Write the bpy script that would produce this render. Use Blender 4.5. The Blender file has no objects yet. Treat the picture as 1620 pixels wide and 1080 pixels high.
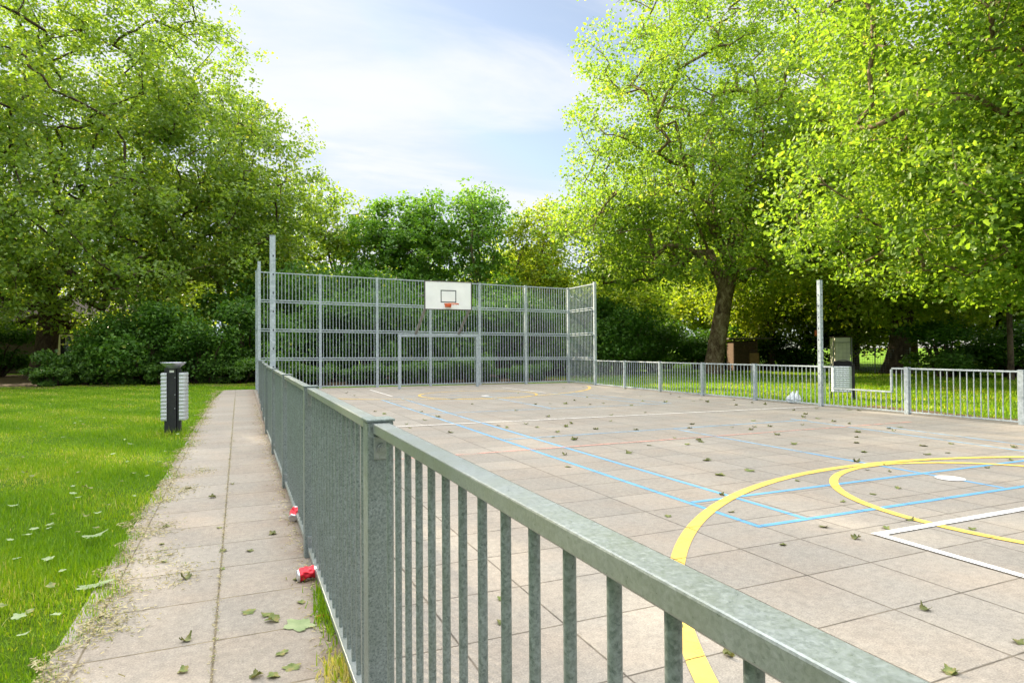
import bpy, bmesh, math, random
import numpy as np
from mathutils import Vector, Matrix
H = 1.245                                   # eye height in metres; plan sizes below are often given in eye heights
rng = np.random.default_rng(7)
random.seed(7)
scene = bpy.context.scene
COL = scene.collection
SUN_AZ, SUN_EL = math.radians(-20), math.radians(26.5)

# ------------------------------------------------------------------ node helpers
def new_mat(name):
    m = bpy.data.materials.new(name); m.use_nodes = True
    nt = m.node_tree; nt.nodes.clear()
    out = nt.nodes.new('ShaderNodeOutputMaterial')
    return m, nt, out
class NT:
    def __init__(s, nt): s.nt = nt
    def n(s, t, **kw):
        nd = s.nt.nodes.new(t)
        for k, v in kw.items():
            if k.startswith('i_'):
                key = k[2:]
                nd.inputs[int(key) if key.isdigit() else key.replace('_', ' ')].default_value = v
            else: setattr(nd, k, v)
        return nd
    def l(s, a, b): s.nt.links.new(a, b)
    def math(s, op, a, b=None, c=None, clamp=False):
        nd = s.nt.nodes.new('ShaderNodeMath'); nd.operation = op; nd.use_clamp = clamp
        for i, v in enumerate((a, b, c)):
            if v is None: continue
            if isinstance(v, (int, float)): nd.inputs[i].default_value = v
            else: s.l(v, nd.inputs[i])
        return nd.outputs[0]
    def noise(s, vec, scale, detail=3, rough=.55, dist=0):
        nd = s.n('ShaderNodeTexNoise'); nd.inputs['Scale'].default_value = scale
        nd.inputs['Detail'].default_value = detail; nd.inputs['Roughness'].default_value = rough
        nd.inputs['Distortion'].default_value = dist
        if vec is not None: s.l(vec, nd.inputs['Vector'])
        return nd.outputs['Fac']
    def ramp(s, fac, stops, interp='LINEAR'):
        nd = s.n('ShaderNodeValToRGB'); cr = nd.color_ramp; cr.interpolation = interp
        while len(cr.elements) < len(stops): cr.elements.new(.5)
        for e, (p, c) in zip(cr.elements, stops):
            e.position = p; e.color = (*c, 1) if len(c) == 3 else c
        s.l(fac, nd.inputs[0]); return nd.outputs[0]
    def maprange(s, v, a, b, c=0., d=1., smooth=False):
        nd = s.n('ShaderNodeMapRange'); nd.interpolation_type = 'SMOOTHSTEP' if smooth else 'LINEAR'
        s.l(v, nd.inputs[0])
        for i, x in zip((1, 2, 3, 4), (a, b, c, d)): nd.inputs[i].default_value = x
        return nd.outputs[0]
    def mix(s, fac, a, b, mode='MIX'):
        nd = s.n('ShaderNodeMix', data_type='RGBA', blend_type=mode)
        for sock, v in ((0, fac), (6, a), (7, b)):
            if isinstance(v, (int, float)): nd.inputs[sock].default_value = v
            elif isinstance(v, tuple): nd.inputs[sock].default_value = (*v, 1)
            else: s.l(v, nd.inputs[sock])
        return nd.outputs[2]
    def bump(s, h, strength=.3, dist=.01):
        nd = s.n('ShaderNodeBump'); nd.inputs['Strength'].default_value = strength
        nd.inputs['Distance'].default_value = dist; s.l(h, nd.inputs['Height']); return nd.outputs[0]
    def principled(s, col, rough=.6, metal=0., normal=None, spec=.5):
        nd = s.n('ShaderNodeBsdfPrincipled')
        for k, v in (('Base Color', col), ('Roughness', rough), ('Metallic', metal), ('Specular IOR Level', spec)):
            if isinstance(v, (int, float)): nd.inputs[k].default_value = v
            elif isinstance(v, tuple): nd.inputs[k].default_value = (*v, 1)
            else: s.l(v, nd.inputs[k])
        if normal is not None: s.l(normal, nd.inputs['Normal'])
        return nd

def simple_mat(name, col, rough=.5, metal=0., var=.15, scale=8., spec=.5, bump=0.):
    m, nt, out = new_mat(name); t = NT(nt)
    pos = t.n('ShaderNodeNewGeometry').outputs['Position']
    f = t.noise(pos, scale, 5, .6)
    c = t.ramp(f, [(.3, tuple(x*(1-var) for x in col)), (.7, tuple(min(1, x*(1+var)) for x in col))])
    b = t.principled(c, rough, metal, t.bump(t.noise(pos, scale*6, 3), bump, .004) if bump else None, spec)
    t.l(b.outputs[0], out.inputs[0]); return m

def grid_mask(t, pos, ox, oy, pitch, w):
    """(joint mask, per tile random) of a square paving grid"""
    mp = t.n('ShaderNodeMapping'); mp.inputs['Location'].default_value = (-ox, -oy, 0); t.l(pos, mp.inputs[0])
    sc = t.n('ShaderNodeVectorMath', operation='SCALE'); sc.inputs['Scale'].default_value = 1/pitch; t.l(mp.outputs[0], sc.inputs[0])
    sp = t.n('ShaderNodeSeparateXYZ'); t.l(sc.outputs[0], sp.inputs[0])
    ds = []
    for o in (sp.outputs[0], sp.outputs[1]):
        f = t.math('FRACT', o); ds.append(t.math('MINIMUM', f, t.math('SUBTRACT', 1., f)))
    fl = t.n('ShaderNodeVectorMath', operation='FLOOR'); t.l(sc.outputs[0], fl.inputs[0])
    wn = t.n('ShaderNodeTexWhiteNoise', noise_dimensions='2D'); t.l(fl.outputs[0], wn.inputs['Vector'])
    jit = t.math('MULTIPLY', t.math('SUBTRACT', t.noise(pos, 22, 3), .5), .012)
    d = t.math('ADD', t.math('MULTIPLY', t.math('MINIMUM', *ds), pitch), jit)
    d2 = t.math('MULTIPLY', t.math('MINIMUM', *ds), pitch)
    mask = t.math('MAXIMUM', t.maprange(d2, w*.45, w*.8, 1, 0, True), t.math('MULTIPLY', t.maprange(d, w*.6, w*1.6, 1, 0, True), .6))
    return mask, wn.outputs['Value']

def paving_mat(name, ox, oy, pitch, dark, light, warm, joint_a, joint_b, dirt=None):
    m, nt, out = new_mat(name); t = NT(nt)
    pos = t.n('ShaderNodeNewGeometry').outputs['Position']
    mask, rnd = grid_mask(t, pos, ox, oy, pitch, .0052)
    grain = t.noise(pos, 120, 4, .8); med = t.noise(pos, 26, 4, .6); big = t.noise(pos, 1.3, 4, .6)
    v = t.math('ADD', t.math('MULTIPLY', grain, .75), t.math('ADD', t.math('MULTIPLY', med, .3), t.math('MULTIPLY', rnd, .06)))
    c = t.ramp(v, [(.40, dark), (.76, light)])
    c = t.mix(t.maprange(big, .42, .72, 0, .55), c, t.mix(1., c, warm, 'MULTIPLY'))
    blot = t.noise(pos, 5.5, 6, .65)
    c = t.mix(t.maprange(blot, .54, .70, 0, .36), c, (.16, .145, .125))
    if dirt:                                                             # trodden earth washed against the fence foot
        sx = t.n('ShaderNodeSeparateXYZ'); t.l(pos, sx.inputs[0])
        dm = t.math('MULTIPLY', t.maprange(sx.outputs[0], dirt-.34, dirt, 0, 1, True), t.maprange(t.noise(pos, 3.2, 5, .65), .40, .62, .1, .8))
        c = t.mix(dm, c, (.17, .115, .075))
    vo = t.n('ShaderNodeTexVoronoi', feature='F1'); vo.inputs['Scale'].default_value = 75; t.l(pos, vo.inputs['Vector'])
    chip = t.math('MULTIPLY', t.maprange(vo.outputs['Distance'], .05, .17, 1, 0), t.maprange(t.noise(pos, 40, 2), .55, .62, 0, 1))
    c = t.mix(t.math('MULTIPLY', chip, .8), c, (.55, .52, .47))
    jc = t.ramp(t.noise(pos, 9, 4), [(.38, joint_a), (.64, joint_b)])
    c = t.mix(t.math('MULTIPLY', mask, .9), c, jc)
    h = t.math('SUBTRACT', t.math('MULTIPLY', grain, .35), mask)
    b = t.principled(c, .88, 0, t.bump(h, .55, .004), .25)
    t.l(b.outputs[0], out.inputs[0]); return m

def paint_mat(name, col, wear, ox, oy, pitch):
    m, nt, out = new_mat(name); t = NT(nt)
    pos = t.n('ShaderNodeNewGeometry').outputs['Position']
    mask, rnd = grid_mask(t, pos, ox, oy, pitch, .0045)
    c = t.ramp(t.noise(pos, 14, 5, .65), [(.3, tuple(x*.82 for x in col)), (.7, col)])
    p = t.principled(c, .7, 0, t.bump(t.noise(pos, 170, 4, .75), .35, .003), .3)
    tr = t.n('ShaderNodeBsdfTransparent')
    a = t.math('ADD', t.math('MULTIPLY', t.noise(pos, 90, 4, .8), .6), t.math('MULTIPLY', t.noise(pos, 4, 4, .6), .5))
    al = t.math('MULTIPLY', t.maprange(a, wear-.10, wear+.10, 0, 1, True), t.math('SUBTRACT', 1., t.math('MULTIPLY', mask, .9)))
    mx = t.n('ShaderNodeMixShader'); t.l(al, mx.inputs[0]); t.l(tr.outputs[0], mx.inputs[1]); t.l(p.outputs[0], mx.inputs[2])
    t.l(mx.outputs[0], out.inputs[0]); return m

def galv_mat(name, dark, light, algae, algae_amt, metal=.45, rough=.42, scale=55.):
    m, nt, out = new_mat(name); t = NT(nt)
    pos = t.n('ShaderNodeNewGeometry').outputs['Position']
    vo = t.n('ShaderNodeTexVoronoi', feature='F1'); vo.inputs['Scale'].default_value = scale; t.l(pos, vo.inputs['Vector'])
    vo.inputs['Randomness'].default_value = 1
    bw = t.n('ShaderNodeRGBToBW'); t.l(vo.outputs['Color'], bw.inputs[0])
    n1 = t.noise(pos, scale*.6, 5, .72, .6)
    v = t.math('ADD', t.math('MULTIPLY', bw.outputs[0], .22), t.math('MULTIPLY', n1, .83))
    c = t.ramp(v, [(.36, dark), (.52, tuple((a+b)/2 for a, b in zip(dark, light))), (.72, light)])
    al = t.maprange(t.noise(pos, 7, 5, .7), .42, .66, 0, algae_amt)
    c = t.mix(al, c, algae)
    r = t.maprange(n1, .3, .7, rough-.08, rough+.14)
    b = t.principled(c, r, metal, t.bump(n1, .12, .002), .4)
    t.l(b.outputs[0], out.inputs[0]); return m

def leaf_mat(name, stops, trans_gain, trans_mix=.45, rough=.5, spec=.35):
    m, nt, out = new_mat(name); t = NT(nt)
    at = t.n('ShaderNodeAttribute'); at.attribute_name = 'rnd'
    c = t.ramp(at.outputs['Fac'], stops)
    p = t.principled(c, rough, 0, None, spec)
    g = t.mix(1., c, trans_gain, 'MULTIPLY')
    tr = t.n('ShaderNodeBsdfTranslucent'); t.l(g, tr.inputs[0])
    mx = t.n('ShaderNodeMixShader'); mx.inputs[0].default_value = trans_mix
    t.l(p.outputs[0], mx.inputs[1]); t.l(tr.outputs[0], mx.inputs[2])
    t.l(mx.outputs[0], out.inputs[0]); return m

def bark_mat(name, stops, scale=3.):
    m, nt, out = new_mat(name); t = NT(nt)
    tc = t.n('ShaderNodeNewGeometry').outputs['Position']
    mp = t.n('ShaderNodeMapping'); mp.inputs['Scale'].default_value = (1, 1, .55); t.l(tc, mp.inputs[0])
    v = t.math('ADD', t.math('MULTIPLY', t.noise(mp.outputs[0], scale, 6, .7, .8), .7), t.math('MULTIPLY', t.noise(mp.outputs[0], scale*7, 4, .7), .3))
    c = t.ramp(v, stops)
    b = t.principled(c, .9, 0, t.bump(v, .8, .05), .2); t.l(b.outputs[0], out.inputs[0]); return m

# ------------------------------------------------------------------ mesh helpers
class MB:
    def __init__(s): s.v = []; s.f = []; s.sm = []
    def add(s, vs, fs, smooth=False):
        o = len(s.v); s.v += [tuple(v) for v in vs]
        s.f += [tuple(i+o for i in f) for f in fs]; s.sm += [smooth]*len(fs)
    def box(s, c, size, rz=0., shear=None):
        hx, hy, hz = (a/2 for a in size); R = Matrix.Rotation(rz, 3, 'Z'); c = Vector(c)
        vs = [c + R @ Vector((x*hx, y*hy, z*hz)) for z in (-1, 1) for x, y in ((-1, -1), (1, -1), (1, 1), (-1, 1))]
        s.add(vs, [(3, 2, 1, 0), (4, 5, 6, 7), (0, 1, 5, 4), (1, 2, 6, 5), (2, 3, 7, 6), (3, 0, 4, 7)])
    def beam(s, a, b, w, h, up=(0, 0, 1)):
        a, b = Vector(a), Vector(b); d = (b-a).normalized(); up = Vector(up)
        x = d.cross(up); x = x.normalized() if x.length > 1e-5 else Vector((1, 0, 0)); z = x.cross(d)
        vs = [p + x*(i*w/2) + z*(j*h/2) for p in (a, b) for i, j in ((-1, -1), (1, -1), (1, 1), (-1, 1))]
        s.add(vs, [(0, 1, 2, 3), (7, 6, 5, 4), (1, 0, 4, 5), (2, 1, 5, 6), (3, 2, 6, 7), (0, 3, 7, 4)])
    def tube(s, pts, radii, n=8, cap=True, smooth=True):
        pts = [Vector(p) for p in pts]; rings = []
        if isinstance(radii, (int, float)): radii = [radii]*len(pts)
        x = None
        for i, p in enumerate(pts):
            d = (pts[min(i+1, len(pts)-1)] - pts[max(i-1, 0)]).normalized()
            if x is None: x = d.orthogonal().normalized()
            else:
                x = x - d*x.dot(d); x = x.normalized() if x.length > 1e-6 else d.orthogonal().normalized()
            y = d.cross(x); rings.append([p + (x*math.cos(2*math.pi*k/n) + y*math.sin(2*math.pi*k/n))*radii[i] for k in range(n)])
        vs = [v for r in rings for v in r]; fs = []
        for i in range(len(pts)-1):
            for k in range(n):
                a, b = i*n+k, i*n+(k+1) % n; fs.append((a, b, b+n, a+n))
        s.add(vs, fs, smooth)
        if cap:
            s.add(rings[0], [tuple(reversed(range(n)))]); s.add(rings[-1], [tuple(range(n))])
    def lathe(s, prof, c=(0, 0, 0), n=32, smooth=True):
        vs = [(c[0]+r*math.cos(2*math.pi*k/n), c[1]+r*math.sin(2*math.pi*k/n), c[2]+z) for r, z in prof for k in range(n)]
        fs = [(i*n+k, i*n+(k+1) % n, (i+1)*n+(k+1) % n, (i+1)*n+k) for i in range(len(prof)-1) for k in range(n)]
        s.add(vs, fs, smooth)
    def poly(s, pts): s.add(pts, [tuple(range(len(pts)))])
    def build(s, name, mat, parent=None, loc=None, bevel=0.):
        me = bpy.data.meshes.new(name); me.from_pydata(s.v, [], s.f); me.update()
        me.polygons.foreach_set('use_smooth', s.sm)
        o = bpy.data.objects.new(name, me); COL.objects.link(o)
        if mat: me.materials.append(mat)
        if parent: o.parent = parent
        if loc is not None: o.location = loc
        if bevel:
            b = o.modifiers.new('edge', 'BEVEL'); b.width = bevel; b.segments = 2; b.limit_method = 'ANGLE'; b.angle_limit = math.radians(50)
        return o
def tag(o, label=None, cat=None, group=None, kind=None):
    if label: o['label'] = label
    if cat: o['category'] = cat
    if group: o['group'] = group
    if kind: o['kind'] = kind
    return o
def thing(name, label, cat, loc=(0, 0, 0), rz=0., group=None):
    o = bpy.data.objects.new(name, None); COL.objects.link(o); o.location = loc; o.rotation_euler = (0, 0, rz)
    o.empty_display_size = .2
    return tag(o, label, cat, group)
def copy_tree(o, parent=None):
    c = o.copy(); COL.objects.link(c)
    if parent: c.parent = parent
    for ch in [x for x in o.children]: copy_tree(ch, c)
    return c
def instances(name, tv, tp, C, R, S, rnd, mat, parent=None, smooth=False):
    """one mesh of many small leaves or blades: template verts tv, polygons tp, centres C, frames R, sizes S"""
    tv = np.asarray(tv, float); k = len(tv); N = len(C)
    S = np.asarray(S); S = S[:, None, None] if S.ndim == 1 else S[:, None, :]
    V = C[:, None, :] + np.einsum('nkj,nji->nki', tv[None]*S, R)
    V = V.reshape(-1, 3)
    lt = np.concatenate([np.asarray(p) for p in tp]); tot = np.array([len(p) for p in tp])
    L = (np.arange(N)[:, None]*k + lt[None]).ravel()
    T = np.tile(tot, N); st = np.concatenate([[0], np.cumsum(T)[:-1]])
    me = bpy.data.meshes.new(name)
    me.vertices.add(len(V)); me.vertices.foreach_set('co', V.astype(np.float32).ravel())
    me.loops.add(len(L)); me.loops.foreach_set('vertex_index', L.astype(np.int32))
    me.polygons.add(len(T)); me.polygons.foreach_set('loop_start', st.astype(np.int32)); me.polygons.foreach_set('loop_total', T.astype(np.int32))
    if smooth: me.polygons.foreach_set('use_smooth', np.ones(len(T), bool))
    at = me.attributes.new('rnd', 'FLOAT', 'POINT'); at.data.foreach_set('value', np.repeat(rnd, k).astype(np.float32))
    me.update(calc_edges=True); me.validate()
    me.materials.append(mat)
    o = bpy.data.objects.new(name, me); COL.objects.link(o)
    if parent: o.parent = parent
    return o
def frames(N, nrm_bias, up_amt, rg):
    """random orthonormal frames (rows x, y, z) with the z row leaning to nrm_bias"""
    z = rg.normal(size=(N, 3)) + nrm_bias*up_amt; z /= np.linalg.norm(z, axis=1, keepdims=True)
    a = rg.normal(size=(N, 3)); x = np.cross(a, z); x /= np.linalg.norm(x, axis=1, keepdims=True)
    y = np.cross(z, x); return np.stack([x, y, z], 1)
# leaf templates: two halves folded along the midrib
LEAF_LOBED = ([(0, -.45, 0), (.2, -.5, .06), (.52, -.12, .16), (.3, 0, .08), (.33, .3, .1), (0, .62, -.05), (-.2, -.5, .06), (-.52, -.12, .16), (-.3, 0, .08), (-.33, .3, .1)],
              [(0, 1, 2, 3, 4, 5), (0, 5, 9, 8, 7, 6)])
LEAF_SMALL = ([(0, -.5, 0), (.38, -.05, .12), (0, .55, -.04), (-.38, -.05, .12)], [(0, 1, 2), (0, 2, 3)])
BLADE = ([(-.5, 0, 0), (.5, 0, 0), (.35, .10, .55), (-.35, .10, .55), (0, .35, 1.)], [(0, 1, 2, 3), (3, 2, 4)])
COURT_LEAVES= [(3.15, 3.0), (2.98, 1.99), (2.49, 1.57), (4.78, 4.37), (4.32, 4.89), (4.76, 5.59), (5.64, 6.74), (8.3, 6.49), (7.37, 5.78), (6.79, 5.23), (6.16, 4.84), (6.25, 4.57), (5.83, 4.46), (5.96, 4.31), (5.32, 3.77), (4.92, 3.71), (4.46, 3.63), (4.42, 3.05), (4.58, 2.72), (3.72, 3.18), (3.68, 2.9), (4.07, 2.98), (3.43, 3.76), (2.92, 3.86), (3.75, 4.22), (7.88, 5.25), (8.35, 5.2), (7.61, 4.78), (8.73, 4.69), (7.71, 4.18), (7.02, 4.02), (7.29, 4.81), (7.06, 6.81), (1.82, 2.02), (1.8, 2.32), (3.0, 1.61), (4.74, 4.93), (6.58, 6.06), (9.6, 18.04), (10.29, 18.0), (7.43, 13.42), (7.19, 12.27), (7.6, 12.39), (7.86, 11.65), (8.17, 13.63), (8.2, 14.13), (6.42, 10.18), (5.84, 9.28), (4.8, 8.95), (5.08, 9.29), (5.07, 8.48), (5.58, 8.15), (4.22, 7.63), (4.38, 8.44), (4.26, 6.37), (4.84, 6.77), (5.55, 7.17), (5.7, 6.85), (5.62, 6.68), (5.32, 6.62), (6.45, 7.96), (6.81, 8.35), (7.08, 7.73), (4.75, 5.58), (9.03, 11.99), (8.77, 12.51), (9.62, 13.82), (10.97, 16.57), (11.0, 16.11), (11.08, 14.98), (10.77, 14.07), (10.31, 13.13), (9.8, 11.96), (10.22, 12.2), (9.86, 11.55), (10.79, 11.7), (9.91, 10.67), (7.24, 10.25), (3.51, 6.59), (10.85, 11.78), (10.64, 10.97), (9.91, 10.68), (10.55, 10.5), (10.06, 9.27), (10.75, 9.33), (9.68, 8.65), (9.2, 8.26), (9.27, 8.02), (8.29, 7.47), (7.68, 7.55), (7.44, 7.63), (8.05, 8.27), (7.13, 7.38), (7.06, 6.8), (9.14, 7.59), (9.08, 7.25), (8.31, 6.5), (7.83, 6.14), (7.35, 5.77), (6.8, 5.24), (6.17, 4.84), (9.08, 6.57), (8.89, 6.36), (9.4, 6.62), (6.54, 6.03), (11.1, 8.86), (11.16, 8.7), (2.92, 17.69), (2.89, 18.89), (2.54, 12.92), (2.6, 12.3), (3.36, 12.38), (3.02, 10.9), (2.58, 10.45), (2.5, 9.91), (2.92, 9.11), (3.4, 11.36), (3.9, 9.6), (3.91, 9.26), (4.37, 9.55), (4.83, 9.0), (5.08, 9.28), (4.4, 8.49), (4.06, 7.96), (4.23, 7.65), (3.19, 5.91), (4.36, 9.11), (4.89, 13.63), (5.17, 11.77), (6.13, 12.88), (6.53, 12.92), (6.77, 12.64), (7.23, 16.33), (7.43, 13.39), (5.22, 10.43), (1.09, 2.68), (1.2, 2.93)]
PATH_LEAVES= [(-0.43, 6.47), (-0.21, 5.97), (-0.06, 6.49), (-0.13, 4.93), (0.21, 4.61), (0.06, 4.28), (-0.09, 4.35), (-0.46, 4.67), (-0.41, 4.27), (-0.09, 3.99), (-0.27, 3.91), (0.04, 3.28), (0.12, 3.21), (0.14, 3.13), (-0.21, 3.07), (0.16, 2.78), (0.06, 2.62), (0.12, 2.6), (-0.2, 2.78), (0.28, 3.3), (0.29, 3.64), (-0.07, 9.62), (0.22, 11.72), (-0.48, 5.11)]
LAWN_LEAVES= [(-1.14, 8.2), (-0.98, 7.41), (-1.02, 6.98), (-1.4, 6.93), (-1.25, 6.38), (-1.33, 6.59), (-1.23, 6.72), (-0.82, 6.23), (-0.81, 8.07), (-0.97, 5.96), (-1.23, 5.44), (-3.02, 12.71), (-2.61, 11.63), (-2.34, 11.0), (-1.31, 5.38), (-1.24, 5.47), (-1.38, 5.13), (-1.04, 4.56), (-0.91, 4.03), (-0.91, 3.68), (-0.79, 3.58), (-0.86, 3.39), (-1.22, 4.65)]

# ------------------------------------------------------------------ materials
PX, PY, PITCH = 2.292*H, 1.648*H, .5
M = {}
M['court'] = paving_mat('court paving', PX, PY, PITCH, (.150, .137, .120), (.350, .318, .272), (1.06, .94, .85), (.045, .038, .03), (.12, .10, .075))
M['path'] = paving_mat('path paving', -.078*H, .02*H, PITCH, (.150, .136, .118), (.345, .312, .265), (1.06, .93, .83), (.07, .055, .035), (.17, .14, .085), .44)
M['blue'] = paint_mat('blue line paint', (.115, .315, .53), .40, PX, PY, PITCH)
M['blue_worn'] = paint_mat('worn blue line paint', (.20, .38, .54), .49, PX, PY, PITCH)
M['yellow'] = paint_mat('yellow line paint', (.74, .50, .10), .39, PX, PY, PITCH)
M['yellow_worn'] = paint_mat('worn yellow line paint', (.68, .45, .10), .485, PX, PY, PITCH)
M['white'] = paint_mat('white line paint', (.76, .75, .72), .38, PX, PY, PITCH)
M['white_worn'] = paint_mat('worn white line paint', (.74, .70, .65), .46, PX, PY, PITCH)
M['red'] = paint_mat('worn red line paint', (.60, .30, .24), .525, PX, PY, PITCH)
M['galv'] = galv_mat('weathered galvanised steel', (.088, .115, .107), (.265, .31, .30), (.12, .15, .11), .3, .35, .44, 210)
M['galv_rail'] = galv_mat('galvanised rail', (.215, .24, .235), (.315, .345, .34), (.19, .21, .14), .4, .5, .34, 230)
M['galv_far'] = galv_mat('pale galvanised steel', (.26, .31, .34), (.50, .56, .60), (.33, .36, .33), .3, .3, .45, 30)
M['board'] = simple_mat('backboard white', (.78, .79, .78), .45, 0, .06, 2.5)
M['board_mark'] = simple_mat('dark grey board paint', (.045, .06, .062), .55, 0, .2, 9)
M['board_edge'] = simple_mat('brown grey board edge', (.09, .075, .075), .6, .2, .25, 9)
M['strut'] = simple_mat('dull grey steel', (.27, .27, .26), .5, .5, .25, 14)
M['orange'] = simple_mat('orange hoop paint', (.62, .13, .04), .5, 0, .2, 20)
M['black'] = simple_mat('black powder coat', (.014, .014, .018), .45, 0, .3, 25, .5)
M['bin_metal'] = simple_mat('silver embossed sheet', (.50, .53, .54), .38, .35, .08, 20)
M['bin_cone'] = simple_mat('brushed steel bowl', (.42, .44, .52), .34, .75, .1, 12)
M['sticker'] = simple_mat('pale sticker', (.7, .7, .66), .6, 0, .1, 60)
M['can_red'] = simple_mat('red can print', (.55, .015, .03), .32, .35, .15, 30)
M['can_silver'] = simple_mat('bare aluminium', (.72, .72, .74), .3, .85, .08, 30)
M['red_plastic'] = simple_mat('red plastic', (.6, .02, .06), .4, 0, .1, 30)
M['soil'] = simple_mat('bare soil', (.11, .075, .045), .95, 0, .35, 9, .1, .8)
M['wood'] = simple_mat('weathered brown boards', (.10, .062, .038), .85, 0, .35, 12, .2, .5)
M['ochre'] = simple_mat('ochre wall', (.22, .12, .05), .8, 0, .15, 5)
M['brick'] = simple_mat('brown brick', (.10, .075, .06), .9, 0, .3, 10, .2, .6)
M['cream'] = simple_mat('cream window paint', (.75, .66, .44), .55, 0, .08, 8)
M['roof'] = simple_mat('dark roof felt', (.09, .07, .06), .85, 0, .25, 9)
M['pale_wall'] = simple_mat('pale rendered wall', (.80, .76, .66), .85, 0, .1, 4, .2, .3)
M['mesh'] = simple_mat('grey wire', (.30, .31, .31), .5, .5, .2, 20)
M['sign_orange'] = simple_mat('orange sign paint', (.75, .16, .04), .55, 0, .1, 10)
mg, nt, out = new_mat('window glass'); t = NT(nt)
b = t.principled((.015, .018, .02), .06, 0, None, .6); t.l(b.outputs[0], out.inputs[0]); M['glass'] = mg
mg, nt, out = new_mat('thin white plastic'); t = NT(nt)
pos = t.n('ShaderNodeNewGeometry').outputs['Position']
b = t.principled((.80, .84, .88), .35, 0, t.bump(t.noise(pos, 28, 4, .6, 1.5), .8, .02), .5)
tr = t.n('ShaderNodeBsdfTranslucent'); tr.inputs[0].default_value = (.8, .85, .9, 1)
mx = t.n('ShaderNodeMixShader'); mx.inputs[0].default_value = .3; t.l(b.outputs[0], mx.inputs[1]); t.l(tr.outputs[0], mx.inputs[2]); t.l(mx.outputs[0], out.inputs[0]); M['plastic'] = mg

G1 = (1.9, 1.75, .75)
M['leaf_plane'] = leaf_mat('plane leaf', [(0, (.085, .155, .022)), (.45, (.155, .25, .036)), (.85, (.24, .33, .05)), (1, (.32, .34, .06))], (1.9, 1.8, .7), .48, .42, .5)
M['leaf_bright'] = leaf_mat('bright plane leaf', [(0, (.09, .165, .02)), (.5, (.165, .265, .032)), (.9, (.24, .335, .045)), (1, (.31, .33, .06))], (1.9, 1.85, .85), .52)
M['leaf_maple'] = leaf_mat('maple leaf', [(0, (.06, .15, .02)), (.6, (.11, .23, .03)), (1, (.18, .29, .04))], (2.0, 1.9, .8), .42)
M['leaf_yellow'] = leaf_mat('fresh yellow green leaf', [(0, (.15, .24, .018)), (.5, (.25, .33, .028)), (1, (.36, .40, .05))], (1.5, 1.45, .6), .55)
M['leaf_dark'] = leaf_mat('dark shrub leaf', [(0, (.034, .09, .012)), (.6, (.068, .155, .019)), (.9, (.11, .21, .026)), (1, (.20, .25, .03))], (1.8, 1.8, .8), .35, .5, .22)
M['leaf_low'] = leaf_mat('low shrub leaf', [(0, (.04, .10, .014)), (.6, (.075, .16, .02)), (1, (.13, .22, .03))], (1.8, 1.8, .8), .35)
M['grass'] = leaf_mat('lawn grass', [(0, (.075, .17, .005)), (.5, (.145, .265, .009)), (.84, (.24, .33, .014)), (.93, (.34, .34, .07)), (1, (.45, .40, .18))], (1.9, 1.8, .5), .42, .5, .3)
M['straw'] = leaf_mat('dry clippings', [(0, (.17, .17, .06)), (.4, (.33, .28, .14)), (.8, (.46, .41, .25)), (1, (.18, .23, .07))], (1.2, 1.2, .9), .2, .8, .2)
M['fallen'] = leaf_mat('fallen leaf', [(0, (.07, .11, .02)), (.5, (.16, .20, .06)), (.8, (.24, .22, .08)), (1, (.28, .16, .05))], (1.3, 1.2, .7), .25, .6, .3)
M['fallen_dark'] = leaf_mat('dark fallen leaf', [(0, (.06, .08, .02)), (.6, (.13, .145, .045)), (1, (.22, .17, .07))], (1.3, 1.2, .7), .2, .6, .3)
M['fallen_pale'] = leaf_mat('pale leaf underside', [(0, (.20, .27, .13)), (1, (.34, .40, .22))], (1.1, 1.1, .8), .25, .7, .2)
M['flower'] = simple_mat('white blossom', (.75, .75, .70), .6, 0, .1, 10)
M['bark_plane'] = bark_mat('plane bark', [(.38, (.06, .038, .024)), (.47, (.13, .088, .052)), (.54, (.23, .17, .10)), (.62, (.36, .30, .20))], 4.5)
M['bark_dark'] = bark_mat('dark bark', [(.38, (.028, .019, .013)), (.52, (.085, .058, .040)), (.64, (.15, .11, .075))], 4.)
M['bark_pale'] = bark_mat('pale bark', [(.32, (.12, .09, .06)), (.6, (.24, .18, .12)), (.75, (.32, .26, .19))], 3.)

def lawn_mat():
    m, nt, out = new_mat('lawn ground'); t = NT(nt)
    pos = t.n('ShaderNodeNewGeometry').outputs['Position']
    v = t.math('ADD', t.math('MULTIPLY', t.noise(pos, 38, 5, .75), .6), t.math('MULTIPLY', t.noise(pos, 1.1, 5, .65), .45))
    c = t.ramp(v, [(.36, (.04, .09, .005)), (.52, (.095, .185, .008)), (.66, (.165, .265, .010)), (.8, (.25, .31, .025))])
    b = t.principled(c, .9, 0, t.bump(t.noise(pos, 55, 5, .8), 1., .05), .1)
    t.l(b.outputs[0], out.inputs[0]); return m
M['lawn'] = lawn_mat()

# ------------------------------------------------------------------ plan of the court (metres)
def P(x, y, z=0.): return Vector((x*H, y*H, z))
def lerp(a, b, t): return a + (b-a)*t
CAGE_L, CAGE_R = P(.425, 17.6), P(8.943, 16.48)
WING_L, WING_R = P(.44, 16.05), P(9.02, 15.10)

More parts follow.
